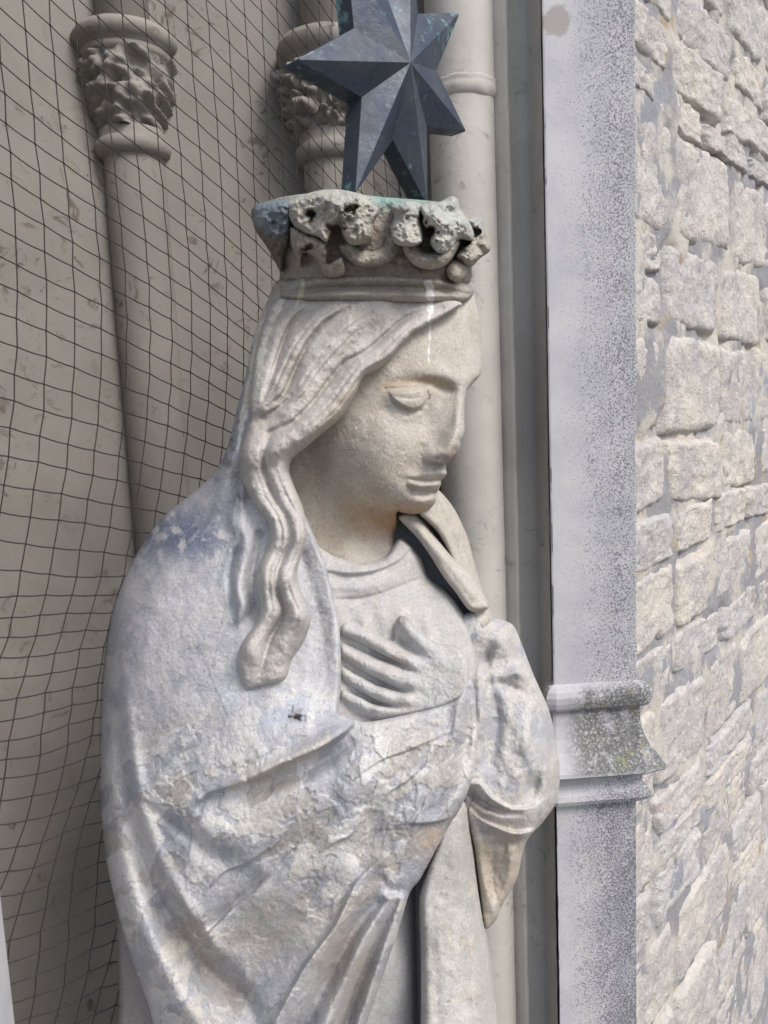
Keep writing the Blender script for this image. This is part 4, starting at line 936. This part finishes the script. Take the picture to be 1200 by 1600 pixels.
# ---- crown
crown = bpy.data.objects.new('crown', None); cl = at(585, 440, 1.0) - SB; crown.location = tuple(cl); link(crown, statue)
bd = Carve([(436, 452, 26, .05), (440, 436, 26, .05), (500, 427, 10, .02), (600, 424, 10, .02), (690, 430, 16, .03), (728, 442, 24, .05), (740, 452, 26, .06), (737, 464, 24, .05), (720, 472, 8, .012), (640, 472, 6, .006), (540, 470, 6, .006), (470, 471, 8, .012), (437, 467, 24, .05)],
           [(445, 450, .948), (520, 450, .915), (590, 448, .908), (660, 450, .915), (735, 455, .95), (590, 425, .912), (590, 474, .908), (450, 432, .95), (450, 470, .947), (730, 440, .952), (730, 470, .947)], step=1.4, back=.08, backw=40, col=(192, 186, 176))
bd.ridge([(440, 443, 7, .006), (520, 437, 7, .011), (600, 435, 7, .011), (690, 440, 7, .011), (736, 450, 7, .006)])
bd.ridge([(440, 458, 3.5, -.004), (520, 450, 3.5, -.006), (600, 449, 3.5, -.006), (690, 453, 3.5, -.006), (736, 460, 3.5, -.004)])
bd.ridge([(440, 463, 6, .004), (520, 460, 6, .008), (600, 460, 6, .008), (690, 462, 6, .008), (734, 464, 6, .004)])
bd.noise(24, .0022, 37, 4); bd.noise(8, .0012, 38, 3); bd.speck[:] = .25
bd.streak([(466, 425, 4), (472, 440, 5), (470, 455, 5), (467, 468, 4)], 5, (232, 228, 204), 5, 1); bd.streak([(668, 440, 8), (671, 455, 7), (672, 470, 6)], 7, (244, 244, 240), 6, 1)
bd.build('band', M_CROWN, crown)
cb = Carve([(395, 335, 16, .02), (402, 320, 14, .02), (450, 306, 10, .015), (520, 300, 10, .015), (600, 308, 10, .015), (700, 318, 10, .015), (752, 350, 14, .02), (758, 390, 16, .03), (738, 412, 20, .04), (730, 445, 22, .05), (640, 446, 10, .02), (540, 442, 10, .02), (445, 446, 20, .05), (436, 420, 20, .05), (416, 385, 18, .04), (398, 358, 16, .03)],
           [(400, 340, .975), (440, 430, .96), (470, 330, .912), (500, 420, .915), (585, 325, .895), (590, 420, .902), (690, 330, .912), (680, 420, .918), (745, 360, .96), (725, 430, .96)], step=1.6, back=.09, backw=40, col=(178, 171, 161))
cb.noise(30, .006, 39, 4); cb.noise(9, .003, 40, 3); cb.speck[:] = .4
cb.tint(sstep(335, 312, cb.Y), (160, 182, 180), .4); cb.tint(cb.spot(410, 345, 30, 40, 2, 42), (92, 82, 68), .6)
cb.tint(cb.spot(432, 405, 16, 40, 2, 43), (98, 98, 78), .6)
cb.tint(cb.spot(600, 312, 80, 14, 2, 45), (150, 194, 188), .7); cb.build('crown_body', M_CROWN, crown)
CR = [(166, 156, 142), (176, 168, 154), (188, 186, 176)]
def crown_leaf(out, ctrl, holes, ridges, seed, col, name='leaf', amp=1.0, patina=0.0):
    o = Carve([p + (13, .034) for p in out], ctrl, step=1.25, back=.03, backw=16, col=col, sub=4)
    for r in ridges: o.ridge(r)
    o.Z -= .016 * amp; o.noise(34, .016 * amp, seed, 3); o.noise(15, .0045 * amp, seed + 1, 3, ridged=True); o.noise(6, .0022 * amp, seed + 2, 3)
    for x, y, rx, ry, an in holes:
        kk = o.spot(x, y, rx * 1.05, ry * 1.05, 4, seed + int(x) % 17, .7); o.Z += .028 * kk
    o.speck[:] = .3; o.flake[:] = .25
    if patina:
        o.tint(sstep(.55, .2, (o.Y - o.Y.min()) / (np.ptp(o.Y)) + .5 * fbm(o.X, o.Y, 26, seed + 5, 3)), (176, 200, 198), patina * .6)
    return o
o = crown_leaf([(393, 342), (394, 326), (404, 318), (430, 314), (452, 314), (456, 335), (452, 370), (446, 400), (440, 425), (430, 410), (418, 385), (404, 366)], [(400, 340, .955), (445, 325, .905), (445, 400, .94), (420, 360, .93)], [], [[(405, 330, 12, .004), (440, 330, 12, .006)]], 50, (134, 124, 108))
o.tint(sstep(376, 338, o.Y + 22 * fbm(o.X, o.Y, 16, 3, 4) - .3 * (o.X - 420)) * sstep(392, 402, o.X), (132, 154, 172), .75); o.tint(o.spot(400, 345, 14, 12, 2), (190, 192, 190), .5); o.build('leaf', M_CROWN, crown)
o = crown_leaf([(448, 318), (470, 306), (500, 297), (530, 296), (560, 302), (588, 312), (592, 330), (584, 350), (582, 370), (572, 380), (550, 384), (538, 374), (528, 352), (518, 366), (510, 380), (498, 372), (478, 366), (462, 358), (450, 340)],
               [(455, 330, .895), (520, 305, .868), (580, 320, .870), (520, 350, .862), (470, 355, .885), (565, 365, .866)], [(485, 334, 7, 6, 20), (546, 327, 8, 6, -35), (524, 357, 9, 6, 20)], [[(470, 325, 14, .004), (520, 315, 14, .008), (570, 325, 14, .006)], [(560, 350, 10, .004), (572, 362, 10, .006)]], 55, (204, 198, 186), patina=.45); o.build('leaf', M_CROWN, crown)
o = crown_leaf([(452, 352), (476, 362), (500, 372), (514, 384), (512, 410), (534, 402), (540, 425), (530, 434), (508, 434), (500, 415), (488, 400), (474, 396), (470, 420), (462, 400), (454, 380)], [(460, 370, .905), (500, 390, .888), (520, 425, .892)], [(484, 386, 7, 5, 30), (523, 376, 8, 14, 5)], [], 60, (194, 185, 170)); o.build('leaf', M_CROWN, crown)
for P_, sd_ in (([(540, 376), (546, 392), (562, 402), (582, 404), (602, 398), (614, 384), (617, 366)], 65), ([(640, 366), (642, 386), (652, 402), (672, 408), (690, 402), (700, 388), (704, 372)], 68)):
    P_ = np.array(P_, float); tn = np.gradient(P_, axis=0); nn_ = np.stack([-tn[:, 1], tn[:, 0]], 1); nn_ /= np.linalg.norm(nn_, axis=1)[:, None]
    ou = [tuple(p) for p in P_ + nn_ * 14] + [tuple(p) for p in (P_ - nn_ * 13)[::-1]]
    o = crown_leaf(ou, [(P_[0, 0], P_[0, 1], .893), (P_[3, 0], P_[3, 1], .884), (P_[-1, 0], P_[-1, 1], .893), (P_[2, 0], P_[2, 1] - 20, .888)], [], [], sd_, (200, 193, 180), amp=.7); o.build('scroll', M_CROWN, crown)
o = crown_leaf([(612, 322), (636, 314), (658, 320), (656, 340), (660, 358), (660, 378), (642, 386), (616, 380), (610, 356), (616, 338)], [(620, 330, .868), (650, 330, .868), (636, 365, .862)], [], [[(634, 325, 10, .005), (636, 360, 10, .005)]], 71, (208, 205, 197), patina=.5); o.build('leaf', M_CROWN, crown)
o = crown_leaf([(652, 322), (672, 318), (690, 314), (706, 306), (716, 312), (720, 328), (732, 344), (740, 362), (738, 376), (718, 374), (706, 390), (688, 398), (672, 382), (676, 358), (664, 356), (656, 340)], [(660, 330, .872), (710, 315, .885), (735, 365, .905), (690, 350, .866), (695, 380, .875)], [(655, 340, 6, 9, 0), (674, 362, 8, 8, 20)], [[(680, 335, 14, .006), (715, 345, 14, .006)]], 75, (210, 208, 200), patina=.4); o.build('leaf', M_CROWN, crown)
o = crown_leaf([(728, 344), (742, 338), (754, 344), (760, 360), (767, 384), (764, 394), (750, 404), (738, 416), (722, 412), (712, 402), (718, 390), (734, 378), (738, 362)], [(745, 345, .935), (762, 385, .955), (730, 400, .93)], [(745, 364, 5, 6, 30)], [], 79, (202, 196, 184)); o.tint(sstep(372, 350, o.Y), (196, 204, 204), .6); o.build('leaf', M_CROWN, crown)
o = Carve([(695, 420, 15, .03), (704, 406, 15, .03), (720, 403, 15, .03), (730, 414, 15, .03), (728, 432, 15, .03), (716, 442, 15, .03), (702, 437, 15, .03)], [(700, 420, .91), (725, 420, .915), (712, 435, .91)], step=1.25, back=.03, backw=15, col=(190, 183, 170))
o.noise(14, .003, 83, 3); o.speck[:] = .4; o.build('berry', M_CROWN, crown)

# ------------------------------------------------------------------ star
def star_mat():
    mm, nt, b = nodes('patinated_metal')
    tc = N(nt, 'ShaderNodeTexCoord').outputs['Object']
    c = mixc(nt, ramp(nt, noise_(nt, tc, 14, 5, .6), .35, .65), srgb(58, 68, 84), srgb(74, 80, 88))
    c = mixc(nt, ramp(nt, noise_(nt, tc, 90, 4, .6), .60, .72, 0, .5), c, srgb(108, 110, 118))
    pt = N(nt, 'ShaderNodeNewGeometry').outputs['Pointiness']
    c = mixc(nt, math_(nt, 'MULTIPLY', ramp(nt, pt, .505, .56), ramp(nt, noise_(nt, tc, 70, 4, .6), .4, .6, .2, .9)), c, srgb(138, 142, 150))
    at_ = N(nt, 'ShaderNodeAttribute', attribute_name='speck').outputs['Fac']
    v = math_(nt, 'MULTIPLY', ramp(nt, math_(nt, 'ADD', noise_(nt, tc, 75, 8, .75), math_(nt, 'MULTIPLY', at_, .16)), .63, .78), .75)
    c = mixc(nt, v, c, srgb(128, 170, 172))
    L(nt, c, b.inputs['Base Color']); b.inputs['Roughness'].default_value = .48; b.inputs['Metallic'].default_value = .35
    L(nt, ramp(nt, noise_(nt, tc, 25, 5), .3, .7, .38, .62), b.inputs['Roughness'])
    bp = N(nt, 'ShaderNodeBump'); bp.inputs['Strength'].default_value = .3; bp.inputs['Distance'].default_value = .004
    L(nt, noise_(nt, tc, 60, 5), bp.inputs['Height']); L(nt, bp.outputs[0], b.inputs['Normal']); return mm
M_STAR = star_mat()
S0 = at(642, 97.5, 0.955)
tips = [(464, 93), (555, 303), (668, 322), (729, 206), (719, 20), (641, -100), (540, -82)]
inn = [(565, 152), (614, 219), (667, 198), (682, 110), (653, 21), (600, -18), (553, 44)]
PN = NRM; apex = S0 + 0.0; PP = S0 - PN * 0.036
star = empty('star', tuple(PP), label='dark blue-grey faceted metal star with seven points standing on the crown', cat='star')
Tf = [hit(x, y, PP, PN) for x, y in tips]; If = [hit(x, y, PP, PN) for x, y in inn]
TH = 0.026
for i in range(7):
    tpt, a, b2 = Tf[i], If[i - 1], If[i]
    # blunt tip
    t1 = tpt + (a - tpt) * .035; t2 = tpt + (b2 - tpt) * .035; tm = tpt + (apex - tpt) * .025
    nsub = 8
    V = [apex, tm, t1, t2, a, b2] + [p - PN * TH for p in (t1, t2, a, b2)]
    Fc = [(0, 4, 2, 1), (0, 1, 3, 5), (1, 2, 3), (4, 8, 6, 2), (2, 6, 7, 3), (3, 7, 9, 5), (8, 9, 7, 6)]
    o = mesh('star_point', V, Fc, M_STAR, star, False, attrs={'speck': np.array([.05, .3, .6, .6, .2, .2, .9, .9, .9, .9]) * (2.6 if i == 4 else 1.7 if i in (5, 6) else .8)})
    fix_normals(o)
    bv = o.modifiers.new('edge', 'BEVEL'); bv.width = .0022; bv.segments = 2; bv.limit_method = 'ANGLE'; bv.angle_limit = math.radians(12)
    sb_ = o.modifiers.new('fine', 'SUBSURF'); sb_.subdivision_type = 'SIMPLE'; sb_.levels = sb_.render_levels = 4

# ------------------------------------------------------------------ bird net
mn, nt, b = nodes('net_twine'); b.inputs['Base Color'].default_value = (*srgb(52, 50, 50), 1); b.inputs['Roughness'].default_value = .8
NP = at(0, 800, .93); cell = .0345
def net_pt(i, j):
    """i along the cloth to the right, j down"""
    u0, v0 = i * cell, j * cell
    U = .27 * v0 if v0 > 0 else (.27 * (v0 + v0 * v0 / .9) if v0 > -.45 else -.27 * .225)
    u = u0 - U; v = v0 + u0 * .27 * (1 + .9 * max(0, min(1, -v0 / .5)))
    tdn = max(0.0, v - .10); wd = min(1, tdn / .35)
    v2 = v - tdn * .16 - wd * .05 + wd * 2.2 * max(0, u - .04) ** 2 - wd * .25 * max(0, u)
    u2 = u + .010 * math.sin(v * 14 + i * .4) * wd - wd * .10 * max(0, u)
    dep = -0.010 * math.sin(u * 11 + v * 5) - .04 * wd * math.sin(max(0, min(1, (u + .1) / .5)) * 3.1)
    u2 += .0012 * math.sin(i * 12.9 + j * 78.2); v2 += .0012 * math.sin(i * 39.3 + j * 11.1)
    return NP + D * u2 - UP * v2 - NRM * dep
I0, I1, J0, J1 = -12, 34, -34, 30
G = {(i, j): net_pt(i, j) for i in range(I0, I1) for j in range(J0, J1)}
Vn, Fn = [], []
def tube(P, r):
    P = np.asarray(P); n0 = len(Vn)
    base = len(Vn) and sum(len(v) for v in Vn)
    base = base or 0
    tt = np.gradient(P, axis=0); tt /= np.linalg.norm(tt, axis=1)[:, None] + 1e-12
    s1 = np.cross(tt, NRM); s1 /= np.linalg.norm(s1, axis=1)[:, None] + 1e-12; s2 = np.cross(tt, s1)
    K = 4; ring = [P + r * (s1 * math.cos(q * math.pi / 2) + s2 * math.sin(q * math.pi / 2)) for q in range(K)]
    Vn.append(np.stack(ring, 1).reshape(-1, 3))
    m_ = len(P)
    for a in range(m_ - 1):
        for q in range(K):
            Fn.append((base + a * K + q, base + a * K + (q + 1) % K, base + (a + 1) * K + (q + 1) % K, base + (a + 1) * K + q))
def thread(keys):
    P = []
    for a in range(len(keys) - 1):
        p, q = G[keys[a]], G[keys[a + 1]]
        for t in (0, .33, .66): P.append(p + (q - p) * t - UP * .0012 * math.sin(t * math.pi))
    P.append(G[keys[-1]]); tube(P, .0009)
for j in range(J0, J1): thread([(i, j) for i in range(I0, I1)])
for i in range(I0, I1): thread([(i, j) for j in range(J0, J1)])
Vn = np.concatenate(Vn)
nv = len(Vn); Fn = np.array(Fn)
# knots
kv, kf = [], []
for p in G.values():
    b0 = nv + len(kv)
    for dx in (D, -D, UP, -UP, NRM, -NRM): kv.append(p + dx * .0022)
    for f_ in ((0, 2, 4), (2, 1, 4), (1, 3, 4), (3, 0, 4), (2, 0, 5), (1, 2, 5), (3, 1, 5), (0, 3, 5)): kf.append([b0 + q_ for q_ in f_])
net = mesh('bird_net', np.concatenate([Vn, np.array(kv)]), [tuple(q_) for q_ in Fn] + [tuple(q_) for q_ in kf], mn, None, True, origin=NP)
tag(net, 'black knotted bird netting hung across the niche behind the statue', 'netting')
